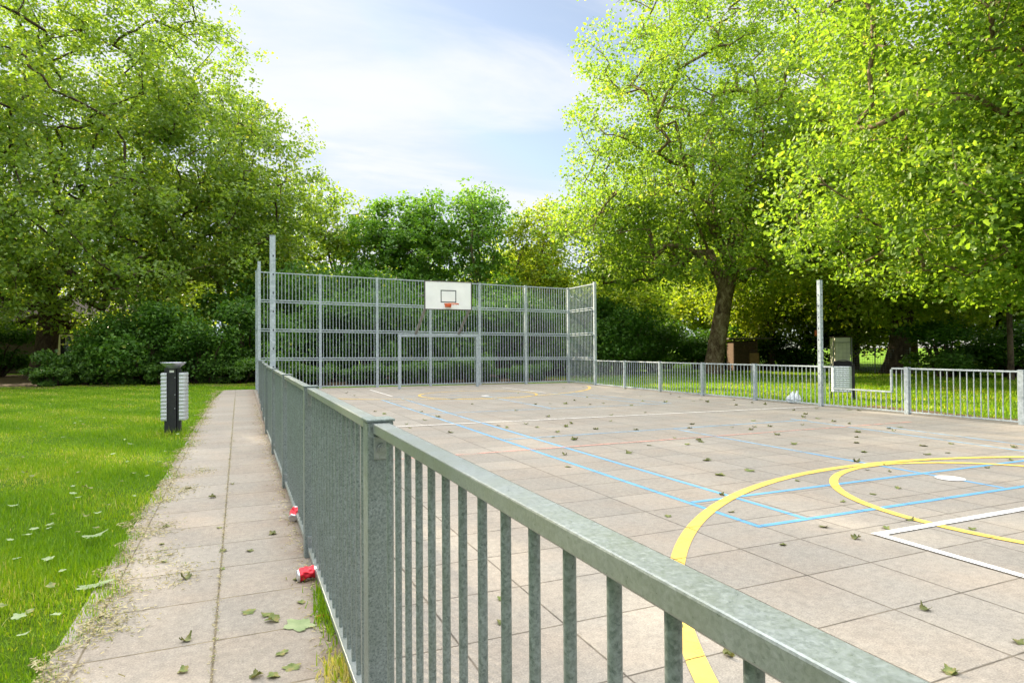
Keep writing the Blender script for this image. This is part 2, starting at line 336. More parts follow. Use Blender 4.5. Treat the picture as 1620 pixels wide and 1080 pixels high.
def slab(name, pts, z0, z1, mat, label, cat):
    mb = MB(); n = len(pts)
    vs = [(x, y, z1) for x, y in pts] + [(x, y, z0) for x, y in pts]
    mb.add(vs, [tuple(range(n))] + [(i, i+n, (i+1) % n + n, (i+1) % n) for i in range(n)])
    return tag(mb.build(name, mat), label, cat, kind='structure')
lawn = MB(); lawn.poly([(-500, -300, -.025), (500, -300, -.025), (500, 700, -.025), (-500, 700, -.025)])
tag(lawn.build('lawn', M['lawn']), 'mown green lawn around the court and path', 'lawn', kind='structure')
slab('court', [(.352*H, -4), (9.32*H, -4), (9.3*H, 4*H), (9.22*H, 12*H), (9.25*H, 16.62*H), (.352*H, 17.75*H)], -.08, 0, M['court'], 'grey concrete tiled sports court with painted lines', 'court')
slab('path', [(-.60*H, -4), (.349*H, -4), (.349*H, 17.9*H), (-.36*H, 17.9*H), (-.50*H, 14*H)], -.08, 0, M['path'], 'narrow paved path beside the fence and the lawn', 'path')
def blob_sheet(name, pts, z, mat, label, cat, seed=1, amp=.25, sub=10):
    r = random.Random(seed); out = []
    for i, p in enumerate(pts):
        q = pts[(i+1) % len(pts)]
        for k in range(sub):
            f = k/sub; out.append((lerp(p[0], q[0], f)+r.uniform(-amp, amp), lerp(p[1], q[1], f)+r.uniform(-amp, amp), z))
    mb = MB(); mb.poly(out); return tag(mb.build(name, mat), label, cat, kind='structure')
blob_sheet('soil', [(-14, 27.2), (-3, 27.0), (-.6, 25.6), (.8, 23.6), (10.5, 21.6), (15, 24.5), (17, 33), (0, 46), (-22, 44)], -.018, M['soil'], 'dark leaf littered soil under the shrubs', 'soil', 3, .4)
blob_sheet('soil_strip', [(11.62, 3.2), (12.0, 3.3), (12.3, 6.5), (12.55, 9.3), (11.75, 10.0), (11.55, 9)], -.014, M['soil'], 'bare brown earth strip behind the right hand fence', 'soil', 5, .10)

# painted lines: straight strips and arcs, each colour a sheet of its own height
LW = .038*H
class Lines:
    def __init__(s, z): s.mb = MB(); s.z = z
    def seg(s, a, b, w=LW):
        zz = s.z + (.0009 if abs(a[0]-b[0]) > abs(a[1]-b[1]) else 0)
        a, b = P(*a, zz), P(*b, zz); d = (b-a).normalized(); n = Vector((-d.y, d.x, 0))*(w/2)
        k = max(1, int((b-a).length/.6)); 
        for i in range(k):
            p, q = lerp(a, b, i/k), lerp(a, b, (i+1)/k); s.mb.add([p-n, q-n, q+n, p+n], [(0, 1, 2, 3)])
    def arc(s, c, r, a0, a1, w, k=72):
        vs = []
        for i in range(k+1):
            a = math.radians(lerp(a0, a1, i/k))
            for rr in (r*H-w/2, r*H+w/2): vs.append((c[0]*H+rr*math.cos(a), c[1]*H+rr*math.sin(a), s.z))
        s.mb.add(vs, [(2*i, 2*i+1, 2*i+3, 2*i+2) for i in range(k)])
    def disc(s, c, r, k=28):
        s.mb.poly([(c[0]*H+r*H*math.cos(2*math.pi*i/k), c[1]*H+r*H*math.sin(2*math.pi*i/k), s.z) for i in range(k)])
    def build(s, name, mat, label):
        return tag(s.mb.build(name, mat), label, 'painted line', kind='structure')
XO, XI, XC = 2.672, 3.042, 4.955
L = Lines(.0018)
L.seg((XO, 2.70), (XO, 8.2)); L.seg((XI, 2.735), (XI, 8.2)); L.seg((XO-.02, 2.715), (7.25, 2.69)); L.seg((XO+.02, 3.315), (7.2, 3.30)); L.seg((XC, 2.735), (XC, 4.4))
L.build('blue_line', M['blue'], 'bright blue badminton lines on the near half of the court')
L = Lines(.0018)
L.seg((XO, 8.2), (XO-.03, 12.9)); L.seg((XI, 8.2), (XI+.05, 12.95)); L.seg((XC, 4.4), (XC, 6.47)); L.seg((XO+.02, 6.49), (7.2, 6.40))
L.seg((6.78, 2.71), (7.0, 5.3)); L.seg((7.0, 5.3), (7.1, 6.6)); L.seg((7.2, 2.70), (7.42, 5.4)); L.seg((XC-.1, 9.45), (XC-.12, 12.6)); L.seg((XO, 12.62), (7.0, 12.35)); L.seg((XI, 13.42), (6.4, 13.03)); L.seg((XO, 9.62), (7.1, 9.42)); L.seg((6.8, 9.4), (6.55, 12.9)); L.seg((7.2, 9.4), (6.95, 12.9))
L.build('blue_line', M['blue_worn'], 'faded blue badminton lines on the middle and far court')
L = Lines(.0035); L.seg((1.1, 5.75), (8.2, 5.62), .04*H); L.build('red_line', M['red'], 'faint red volleyball line across the court')
L = Lines(.005)
L.arc((4.85, -.2), 3.96, 20, 165, .070*H, 110); L.arc((4.92, 2.36), 1.335, 0, 360, .06*H, 90)
L.build('yellow_line', M['yellow'], 'bright yellow arc and circle on the near court')
L = Lines(.005)
L.arc((4.85, 16.15), 3.98, 197, 340, .065*H, 110); L.arc((4.88, 13.2), 1.30, 0, 360, .055*H, 90)
L.build('yellow_line', M['yellow_worn'], 'faded yellow arc and circle before the goal')
L = Lines(.0065)
L.seg((3.10, 2.33), (6.75, 2.31), .05*H); L.seg((3.125, 2.305), (3.09, -1.2), .05*H); L.disc((4.94, 3.09), .098)
L.build('white_line', M['white'], 'crisp white corner of the near basketball key and spot')
L = Lines(.0065)
L.seg((.5, 8.24), (8.95, 7.75), .045*H); L.seg((3.04, 16.1), (3.04, 13.55)); L.seg((6.33, 15.3), (6.43, 12.95)); L.disc((4.88, 12.76), .09)
L.build('white_line', M['white_worn'], 'worn white midline and far key lines')

# ------------------------------------------------------------------ low fences
BAR, PITCHB = .009, .0874*H
def post_mesh(name, p, h, parent, mat, s=.08, cap=True, bev=.004, bolts=True, d=None):
    mb = MB(); mb.box((p.x, p.y, h/2), (s, s, h)); o = mb.build(name, mat, parent, bevel=bev)
    if cap:
        c = MB(); c.box((p.x, p.y, h+.004), (s+.008, s+.008, .008)); c.build('cap', mat, o, bevel=.002)
    return o
def rail_panel(a, b, zt, zb, parent, mat, rmat, n=None, bev=.003, bw=.05, bh=.03, r=BAR, gap=.045, sides=10, plates=False, names=('top_rail', 'bottom_rail'), zt2=None):
    """bars between two posts with a box rail above and below; zt2 = height of the top at the far end"""
    zt2 = zt if zt2 is None else zt2
    d = (b-a); Ln = d.length; u = d/Ln; A, B = a+u*gap, b-u*gap
    n = n or max(3, round(Ln/PITCHB)-1); mb = MB()
    e0 = (Ln-(n-1)*PITCHB)/2/Ln
    for i in range(n):
        f = lerp(e0, 1-e0, i/(n-1)); p = lerp(a, b, f); z = lerp(zt, zt2, f)
        mb.tube([(p.x, p.y, zb+bh*.8), (p.x, p.y, z-bh*.8)], r, sides, cap=False)
    o = mb.build('panel', mat, parent)
    for nm, z1, z2, w, h in ((names[0], zt-bh/2, zt2-bh/2, bw, bh), (names[1], zb+bh/2, zb+bh/2, bw*.9, bh*.9)):
        m = MB(); m.beam((A.x, A.y, z1), (B.x, B.y, z2), w, h); m.build(nm, rmat, o, bevel=bev)
    if plates:
        for pt, s in ((a, 1), (b, -1)):
            for z in (zt-.075, zb+.06):
                m = MB(); c = pt + u*(s*.052); nrm = Vector((-u.y, u.x, 0))
                m.beam(c+Vector((0, 0, z-.035))-u*(s*.008), c+Vector((0, 0, z+.035))-u*(s*.008), .046, .008, up=u)
                q = m.build('bracket', rmat, o, bevel=.002)
                m = MB(); m.tube([c+u*(s*.003)+Vector((0, 0, z)), c+u*(s*.010)+Vector((0, 0, z))], .014, 16); m.tube([c+u*(s*.010)+Vector((0, 0, z)), c+u*(s*.019)+Vector((0, 0, z))], .009, 6, smooth=False)
                m.build('bolt', rmat, o)
    return o
fl = thing('metal_fence', 'long waist high galvanised steel bar fence between path and court', 'fence', P(.32, 8))
def local(root):
    """keep world coordinates in the children of an Empty that stands away from the origin"""
    for c in root.children: c.matrix_parent_inverse = Matrix.Translation(-root.location)
ys = [-1.72, -.06, 1.60, 3.24, 4.93, 6.59, 8.25, 9.86, 11.45, 13.0, 14.55, 16.05]
ftop = [.82*H]*9 + [.808*H, .79*H, .775*H]
fpts = [P(.322 if y < 8.3 else lerp(.322, .44, (y-8.3)/7.8), y) for y in ys]
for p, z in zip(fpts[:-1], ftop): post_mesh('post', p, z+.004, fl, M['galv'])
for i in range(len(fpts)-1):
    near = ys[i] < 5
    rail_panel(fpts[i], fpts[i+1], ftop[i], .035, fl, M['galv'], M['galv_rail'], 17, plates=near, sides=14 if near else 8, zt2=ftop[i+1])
local(fl)

fr = thing('metal_fence', 'low pale grey bar fence along the far right side of the court', 'fence', P(9.05, 8))
rp = [(9.02, 15.10), (8.965, 13.57), (8.93, 12.06), (8.955, 10.63), (9.03, 9.23), (9.066, 7.777), (9.105, 6.291), (9.12, 4.80), (9.14, 3.30), (9.16, 1.8), (9.18, .3)]
rpts = [P(*q) for q in rp]; RT = .685*H
for i, p in enumerate(rpts):
    if i in (0, 5): continue
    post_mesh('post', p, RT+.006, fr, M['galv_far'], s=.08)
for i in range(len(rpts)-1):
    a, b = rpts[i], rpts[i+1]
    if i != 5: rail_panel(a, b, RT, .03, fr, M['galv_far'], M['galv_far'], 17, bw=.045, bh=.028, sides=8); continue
    # panel with a dropped middle where the bin can be reached from the court
    d = b-a; u = d.normalized(); n = 17; mb = MB(); lo = .33*H; t0, t1 = .165, .845
    for k in range(n):
        f = (k+1)/(n+1); p = lerp(a, b, f); z = lo if t0-.01 < f < t1+.01 else RT
        mb.tube([(p.x, p.y, .05), (p.x, p.y, z-.02)], BAR, 8, cap=False)
    pn = mb.build('panel', M['galv_far'], fr)
    q0, q1 = lerp(a, b, t0), lerp(a, b, t1)
    m = MB(); m.beam(a+u*.045+Vector((0, 0, RT-.014)), q0+Vector((0, 0, RT-.014)), .045, .028); m.beam(q1+Vector((0, 0, RT-.014)), b-u*.045+Vector((0, 0, RT-.014)), .045, .028)
    m.beam(q0+u*.0145+Vector((0, 0, lo)), q0+u*.0145+Vector((0, 0, RT-.0285)), .044, .028, up=u); m.beam(q1-u*.0145+Vector((0, 0, lo)), q1-u*.0145+Vector((0, 0, RT-.0285)), .044, .028, up=u)
    m.beam(q0-u*.0+Vector((0, 0, lo-.0145)), q1+Vector((0, 0, lo-.0145)), .045, .028); m.build('top_rail', M['galv_far'], pn)
    m = MB(); m.beam(a+u*.045+Vector((0, 0, .043)), b-u*.045+Vector((0, 0, .043)), .04, .026); m.build('bottom_rail', M['galv_far'], pn)
local(fr)

# tall posts on the midline
def tall_post(p, h, label):
    o = thing('tall_post', label, 'post', p)
    mb = MB(); mb.box((0, 0, h/2), (.08, .08, h)); s = mb.build('shaft', M['galv_far'], o, bevel=.004)
    c = MB(); c.box((0, 0, h+.004), (.086, .086, .008)); c.build('cap', M['galv_far'], o)
    m = MB()
    for i in range(9):
        z = .45 + i*(h-.75)/8; m.box((-.0415, .008, z), (.003, .016, .028)); m.box((.008, -.0415, z), (.016, .003, .028))
    m.build('slot', M['black'], s)
    return o
tall_post(P(.372, 8.1), 2.38*H, 'tall galvanised post standing beside the low fence along the path')
tall_post(rpts[5], 2.134*H, 'tall galvanised post in the far right fence beside the litter bin')

# ------------------------------------------------------------------ ball stop cage behind the goal
cg = thing('ball_stop_fence', 'high galvanised bar cage with wings behind the goal and hoop', 'cage fence', lerp(CAGE_L, CAGE_R, .5))
fr_t = [0, .1826, .3547, .5231, .6865, .8461, 1]
hl, hr = 3.06*H, 2.79*H
cp = [lerp(CAGE_L, CAGE_R, f) for f in fr_t]; ch = [lerp(hl, hr, f) for f in fr_t]
def cage_bay(a, b, h0, h1):
    for k in range(4):
        z0, z0b = lerp(.05, h0, k/4)+.012*(k > 0), lerp(.05, h1, k/4)+.012*(k > 0)
        z1, z1b = lerp(.05, h0, (k+1)/4)-.018*(k < 3), lerp(.05, h1, (k+1)/4)-.018*(k < 3)
        d = b-a; u = d.normalized(); A, B = a+u*.04, b-u*.04; n = 17; mb = MB()
        for i in range(n):
            f = (i+1)/(n+1); p = lerp(a, b, f); mb.tube([(p.x, p.y, lerp(z0, z0b, f)+.015), (p.x, p.y, lerp(z1, z1b, f)-.015)], .0108, 6, cap=False)
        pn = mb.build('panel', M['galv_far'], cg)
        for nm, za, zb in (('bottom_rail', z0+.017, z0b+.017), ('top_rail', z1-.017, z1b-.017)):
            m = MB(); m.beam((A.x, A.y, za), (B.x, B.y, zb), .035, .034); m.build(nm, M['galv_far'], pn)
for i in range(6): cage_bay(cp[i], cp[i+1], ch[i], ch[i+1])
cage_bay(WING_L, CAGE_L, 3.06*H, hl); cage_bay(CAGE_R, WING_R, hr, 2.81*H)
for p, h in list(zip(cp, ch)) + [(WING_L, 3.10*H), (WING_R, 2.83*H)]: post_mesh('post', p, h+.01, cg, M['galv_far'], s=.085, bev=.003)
local(cg)

# ------------------------------------------------------------------ goal and hoop
gy = 16.1*H
gl = thing('goal', 'galvanised steel five a side goal frame under the basketball board', 'goal', (4.86*H, gy, 0))
GW, GH = 2.13*H/2, 1.41*H
for s in (-1, 1):
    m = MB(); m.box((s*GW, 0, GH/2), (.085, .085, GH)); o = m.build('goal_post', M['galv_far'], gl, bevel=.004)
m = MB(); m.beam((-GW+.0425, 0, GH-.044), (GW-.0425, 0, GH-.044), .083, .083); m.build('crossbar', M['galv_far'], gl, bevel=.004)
hb = thing('basketball_hoop', 'white basketball board with black square and orange rim above the goal', 'basketball hoop', (4.865*H, 15.3*H, 0))
BW, BZ0, BZ1 = 1.245*H, 2.005*H, 2.735*H; bc = (BZ0+BZ1)/2; bh = BZ1-BZ0
m = MB(); m.box((0, 0, bc), (BW-.05, .03, bh-.05)); bd = m.build('backboard', M['board'], hb, bevel=.003)
m = MB()
for s in (-1, 1): m.box((s*(BW/2-.0125), 0, bc), (.025, .05, bh))
for z in (BZ0+.0125, BZ1-.0125): m.box((0, 0, z), (BW-.051, .048, .025))
m.build('board_edge', M['board_edge'], bd)
sq = .39; sz = bc-.03; m = MB(); w = .028
for s in (-1, 1): m.box((s*(.255-w/2), -.0165, sz+.005), (w, .004, sq)); m.box((0, -.0165, sz+.005+s*(sq/2-w/2)), (.51-2*w, .004, w))
m.build('target_square', M['board_mark'], bd)
for s in (-1, 1):
    m = MB(); m.beam((s*BW*.47-.07, .98, GH+.01), (s*BW*.47-.02, .05, BZ0+.02), .075, .06); m.build('strut', M['strut'], hb)
    m = MB(); m.beam((s*BW*.46-.02, .045, BZ0+.02), (s*BW*.46-.02, .045, BZ1-.03), .05, .05); m.build('back_bar', M['strut'], hb)
m = MB()
for s in (-1, 1): m.beam((s*BW*.30, .1, BZ1-.35), (s*BW*.30, 1.45 if s > 0 else 1.75, BZ1-.35), .04, .04)
m.build('rear_brace', M['strut'], hb)
rz = BZ0+.17; RR = .225
rim = MB(); ring = [(RR*math.cos(a), -.10-RR+RR*math.sin(a), rz) for a in [2*math.pi*i/40 for i in range(41)]]; rim.tube(ring, .011, 8, cap=False)
ro = rim.build('rim', M['orange'], hb)
m = MB(); m.box((-.02, -.022, rz-.025), (.20, .012, .11)); m.box((-.09, -.062, rz-.03), (.012, .08, .07)); m.box((.06, -.062, rz-.03), (.012, .08, .07)); m.box((-.015, -.062, rz-.045), (.13, .08, .012)); m.build('bracket', M['orange'], ro)
m = MB()
for i in range(12):
    a = 2*math.pi*i/12; x, y = RR*math.cos(a), -.10-RR+RR*math.sin(a)
    m.tube([(x, y, rz-.008), (x*.93, (y+.10+RR)*.93-.10-RR, rz-.03), (x*1.0, y, rz-.038)], .004, 5, cap=False)
m.build('net_hook', M['orange'], ro)

# ------------------------------------------------------------------ litter bins
def bump_sheet(width, depth, height, nu, nv, per=8, amp=.006, front_only=False):
    """rounded sheet container: plan is a U, embossed with pillow shaped bumps"""
    path = []; r = min(depth*.45, width*.3)
    def add(x0, y0, x1, y1, k): path.extend([(lerp(x0, x1, i/k), lerp(y0, y1, i/k)) for i in range(k)])
    hw = width/2
    add(-hw, 0, -hw, -(depth-r), 10)
    path.extend([(-hw+r-r*math.cos(a), -(depth-r)-r*math.sin(a)) for a in [math.pi/2*i/10 for i in range(10)]])
    add(-hw+r, -depth, hw-r, -depth, 24)
    path.extend([(hw-r+r*math.sin(a), -(depth-r)-r*math.cos(a)) for a in [math.pi/2*i/10 for i in range(10)]])
    add(hw, -(depth-r), hw, 0, 10); path.append((hw, 0))
    s = [0]
    for a, b in zip(path, path[1:]): s.append(s[-1]+math.dist(a, b))
    T = s[-1]; rows = nv*per; mb = MB(); vs = []; n = len(path)
    for j in range(rows+1):
        z = height*j/rows
        for i, (x, y) in enumerate(path):
            b = abs(math.sin(math.pi*nu*s[i]/T)*math.sin(math.pi*nv*j/rows))**.6*amp
            i0, i1 = max(0, i-1), min(n-1, i+1); tx, ty = path[i1][0]-path[i0][0], path[i1][1]-path[i0][1]; l = math.hypot(tx, ty) or 1
            vs.append((x + b*ty/l, y - b*tx/l, z))
    mb.add(vs, [(j*n+i, j*n+i+1, (j+1)*n+i+1, (j+1)*n+i) for j in range(rows) for i in range(n-1)], True)
    mb.add([(x, y, 0) for x, y in path], [tuple(range(n))]); mb.add([(x, y, height) for x, y in path], [tuple(reversed(range(n)))])
    return mb
def xform(mb, f): mb.v = [tuple(f(Vector(v))) for v in mb.v]; return mb
LB = P(-.755, 8.86)
lb = thing('litter_bin', 'black post litter bin with silver embossed sides and steel ashtray bowl on the lawn', 'litter bin', LB, math.radians(-8))
m = MB(); m.box((-.022, 0, .80*H/2), (.165, .10, .80*H)); m.box((.092, .012, .79*H/2), (.05, .085, .79*H)); m.box((.062, .03, .79*H/2), (.012, .05, .77*H)); po = m.build('post', M['black'], lb, bevel=.003)
for s in (-1, 1):
    c = bump_sheet(.23, .085, (.738-.152)*H, 15, 13, amp=.010)
    R = Matrix.Rotation(math.pi/2*s, 3, 'Z')
    xform(c, lambda v: R @ v + Vector((.022+s*(.088 if s < 0 else .082), .045, .152*H + 0)))
    c.build('container', M['bin_metal'], lb)
    m = MB(); m.box((.022+s*.125, .045, .738*H+.006), (.07, .21, .012)); m.build('rim', M['black'], lb)
m = MB(); m.lathe([(.0, .79*H), (.075, .79*H), (.088, .80*H), (.13, .83*H), (.178, .862*H), (.178, .868*H), (.168, .866*H), (.12, .832*H), (.0, .815*H)], (.01, 0, 0), 40); m.build('ashtray_bowl', M['bin_cone'], lb)
m = MB(); m.box((.0, -.0515, .757*H), (.062, .003, .035)); m.build('sticker', M['sticker'], po)
m = MB()
for x in (-.07, .045):
    for z in (.3, .47, .68): m.tube([(x, -.0502, z*H), (x, -.055, z*H)], .006, 8)
m.build('screw', M['bin_metal'], po)
RB = P(10.78, 8.72)
rb = thing('litter_bin', 'black framed litter bin with pale gridded panel behind the dropped fence section', 'litter bin', RB, math.radians(-52))
c = bump_sheet(.42, .20, .62, 9, 12, amp=.013); xform(c, lambda v: v + Vector((-.045, -.03, .165))); c.build('container', M['bin_metal'], rb)
m = MB(); m.box((.205, .0, .41), (.07, .14, .82)); m.box((-.275, .02, .41), (.025, .06, .82)); m.build('post', M['black'], rb, bevel=.004)
m = MB(); n = 14
arch = [(-.26+.50*i/n, .80+.14*math.sin(math.pi*i/n)**.5) for i in range(n+1)]
for y0, y1, th in ((-.20, .03, .014),):
    vs = [(x, y, z-dz) for dz in (0, th) for y in (y0, y1) for x, z in arch]; k = n+1; fs = []
    for i in range(n): fs += [(i, i+1, k+i+1, k+i), (2*k+i, 3*k+i, 3*k+i+1, 2*k+i+1), (i, 2*k+i, 2*k+i+1, i+1), (k+i, k+i+1, 3*k+i+1, 3*k+i)]
    m.add(vs, fs)
m.box((-.02, -.01, .79), (.5, .19, .016)); m.build('hood', M['black'], rb)
m = MB(); m.box((-.02, .02, .855), (.40, .012, .11)); m.build('flap', M['black'], rb)

# ------------------------------------------------------------------ litter
def crushed_can(name, loc, rot, label, seed, r=.033, l=.105, crush=.35):
    rg = random.Random(seed); o = thing(name, label, 'drink can', loc); o.rotation_euler = rot
    def f(v):
        t = v.z/l; k = 1-crush*math.exp(-((t-.55)/.22)**2)*(0.5+.5*math.sin(3*math.atan2(v.y, v.x)+seed))
        a = math.atan2(v.y, v.x); w = .10*math.sin(5*a+9*t+seed)+.07*math.sin(8*a-14*t+2*seed)
        e = min(1, min(t, 1-t)*7)
        return Vector((v.x*k*(1+w*e), v.y*(1+w*e*.8)*(1-.15*e*crush), v.z*(1-.12*crush*math.sin(a+seed)*e)))
    b = MB(); b.lathe([(r, l*(.1+.78*i/22)) for i in range(23)], n=40); xform(b, f).build('can_body', M['can_red'], o)
    b = MB(); b.lathe([(0, l*.035), (r*.6, l*.03), (r*.78, 0), (r*.84, 0), (r*.98, l*.07), (r, l*.10)], n=40); xform(b, f).build('base', M['can_silver'], o)
    b = MB(); b.lathe([(r, l*.88), (r*.8, l*.97), (r*.8, l), (r*.7, l*.98), (0, l*.975)], n=40); xform(b, f).build('lid', M['can_silver'], o)
    return o
crushed_can('drink_can', (.285, 3.60, .034), (0, math.radians(84), math.radians(8)), 'crushed red drink can with silver end lying by the fence foot', 3)
crushed_can('drink_can', (.355, 4.86, .030), (0, math.radians(62), math.radians(70)), 'flattened red drink can farther along beneath the fence rail', 5, crush=.6)
m = MB(); m.box((0, 0, .007), (.042, .014, .012), .3); m.box((.027, .004, .007), (.016, .01, .009), .5)
tag(m.build('plastic_scrap', M['red_plastic'], None, (.345, 3.08, 0), bevel=.003), 'small red plastic scrap beside the weeds under the fence', 'litter')
def plastic_bag():
    bm = bmesh.new(); bmesh.ops.create_icosphere(bm, subdivisions=5, radius=1)
    for v in bm.verts:
        x, y, z = v.co; a = math.atan2(y, x)
        fold = .13*abs(math.sin(2.5*a+1.7*z+.4))+.10*abs(math.sin(4.5*a-3.1*z))+.05*abs(math.sin(11*a+7*z))+.03*math.sin(17*z+5*a)
        w = (1.02-.30*max(0, z)-.12*max(0, -z))*(.82+fold)
        ear = .075*math.exp(-((x-.42)**2+(y-.1)**2)/.05)+.055*math.exp(-((x+.40)**2+y*y)/.07)-.035*math.exp(-(x*x+y*y)/.05) if z > .3 else 0
        zz = (z*.125 if z > -.72 else -.09)+.125-.035
        v.co = Vector((x*w*.155+.02*z*z, y*w*.12, max(.004, zz+ear+.012*math.sin(5*a)*max(0, z))))
    me = bpy.data.meshes.new('plastic_bag'); bm.to_mesh(me); bm.free(); me.materials.append(M['plastic'])
    for p in me.polygons: p.use_smooth = True
    o = bpy.data.objects.new('plastic_bag', me); COL.objects.link(o); o.location = P(9.20, 8.47); o.rotation_euler = (0, 0, math.radians(-40))
    return tag(o, 'crumpled white plastic bag lying against the right hand fence', 'plastic bag')
plastic_bag()

# ------------------------------------------------------------------ buildings half hidden behind the trees
hs = thing('brick_house', 'brown brick house with cream casement windows behind the left tree', 'house', (-9.55, 47.7, 0), math.radians(11))
WX = [(-1.55, -.05), (.45, 1.95)]
Z0, Z1 = .75, 2.35
m = MB()
def wall_with_holes(m, x0, x1, zt, holes, y=0., th=.3):
    xs = sorted({x0, x1, *[a for h in holes for a in h]})
    for a, b in zip(xs, xs[1:]):
        c = (a+b)/2
        if any(h[0] < c < h[1] for h in holes):
            m.box((c, y, Z0/2), (b-a, th, Z0)); m.box((c, y, (Z1+zt)/2), (b-a, th, zt-Z1))
        else: m.box((c, y, zt/2), (b-a, th, zt))
wall_with_holes(m, -5, 5, 3.2, WX); m.box((-4.85, 3, 1.6), (.3, 5.6, 3.2)); m.box((4.85, 3, 1.6), (.3, 5.6, 3.2)); m.box((0, 6, 1.6), (10, .3, 3.2)); m.build('wall', M['brick'], hs)
m = MB(); m.add([(-5.4, -.5, 3.1), (5.4, -.5, 3.1), (5.4, 3, 5.0), (-5.4, 3, 5.0), (-5.4, 6.5, 3.1), (5.4, 6.5, 3.1)], [(0, 1, 2, 3), (3, 2, 5, 4), (0, 3, 4), (1, 5, 2)]); m.build('roof', M['roof'], hs)
for a, b in WX:
    m = MB(); c = (a+b)/2; w = b-a
    for x in (a+.06, b-.06, c): m.box((x, -.13, (Z0+Z1)/2), (.12 if x != c else .14, .1, Z1-Z0))
    for x0, x1 in ((a+.12, c-.07), (c+.07, b-.12)):
        for z in (Z0+.05, Z1-.05): m.box(((x0+x1)/2, -.13, z), (x1-x0, .098, .1))
        m.box(((x0+x1)/2, -.125, Z0+1.0), (x1-x0, .05, .05))
        m.box(((x0+x1)/2, -.121, (Z0+1.03+Z1-.1)/2), (.035, .04, Z1-.1-Z0-1.03))
    wn = m.build('window', M['cream'], hs)
    m = MB(); m.box((c, -.06, (Z0+Z1)/2), (w-.02, .012, Z1-Z0-.02)); m.build('pane', M['glass'], wn)
    m = MB(); m.box((c, -.2, Z0-.04), (w+.16, .12, .06)); m.build('sill', M['cream'], wn)
sd = thing('garden_shed', 'slatted brown wooden shed with flat roof behind the big plane tree', 'shed', (25.6, 27.1, 0), math.radians(-30))
m = MB()
for i in range(12): m.box((0, -.8, .40+i*.15), (1.25, .03, .10))
for x in (-.62, .62): m.box((x, -.77, 1.15), (.08, .08, 2.3))
m.box((0, .9, 1.1), (1.3, .05, 2.2)); m.box((-.64, .1, 1.1), (.05, 1.55, 2.2)); m.box((.64, .1, 1.1), (.05, 1.55, 2.2)); m.build('wall', M['wood'], sd)
m = MB(); m.box((.2, 0, 2.36), (2.4, 2.4, .10)); m.build('roof', M['roof'], sd, bevel=.01)
m = MB(); m.box((.42, -.95, .65), (.50, .22, 1.3)); m.build('ochre_block', M['ochre'], sd)
sd.scale = (.95, .95, .74)
gh = thing('gate_house', 'pale rendered utility block with mesh gate beyond the right bin', 'utility building', (26.4, 21.4, 0), math.radians(-40))
m = MB(); m.box((0, .6, .85), (.66, 1.2, 1.7)); m.build('wall', M['pale_wall'], gh)
m = MB(); m.box((0, .6, 1.73), (.74, 1.28, .06)); m.build('roof', M['roof'], gh)
m = MB()
for i in range(5): m.tube([(-.34+.17*i, -.06, .15), (-.34+.17*i, -.06, 1.45)], .003, 5, cap=False)
for i in range(7): m.tube([(-.36, -.06, .17+.2*i), (.36, -.06, .17+.2*i)], .003, 5, cap=False)
gt = m.build('mesh_gate', M['mesh'], gh)
m = MB(); m.box((.38, -.06, .85), (.05, .05, 1.7)); m.box((-.40, -.06, .8), (.05, .05, 1.6)); m.box((-.01, -.06, 1.47), (.72, .03, .03)); m.build('gate_frame', M['strut'], gt)
mf = thing('wire_fence', 'low grey wire mesh fence between the pale block and the trees', 'fence', (27.7, 20.7, 0), math.radians(-50))
m = MB()
for i in range(27): m.tube([(-1.4+.108*i, 0, .05), (-1.4+.108*i, 0, 1.1)], .006, 4, cap=False)
for i in range(10): m.tube([(-1.4, 0, .08+.112*i), (1.4, 0, .08+.112*i)], .006, 4, cap=False)
m.build('mesh_panel', M['mesh'], mf)
for x in (-1.42, 0, 1.42):
    m = MB(); m.tube([(x, .03, 0), (x, .03, 1.2)], .025, 8); m.build('post', M['mesh'], mf)
sg = thing('warning_sign', 'small orange sign on a thin post seen beside the tall post', 'sign', (26.2, 22.6, 0), math.radians(-45))
m = MB(); m.box((0, -.03, 1.95), (.30, .02, .28)); m.build('sign_panel', M['sign_orange'], sg, bevel=.01)
m = MB(); m.tube([(0, 0, 0), (0, 0, 2.1)], .025, 8); m.build('pole', M['mesh'], sg)

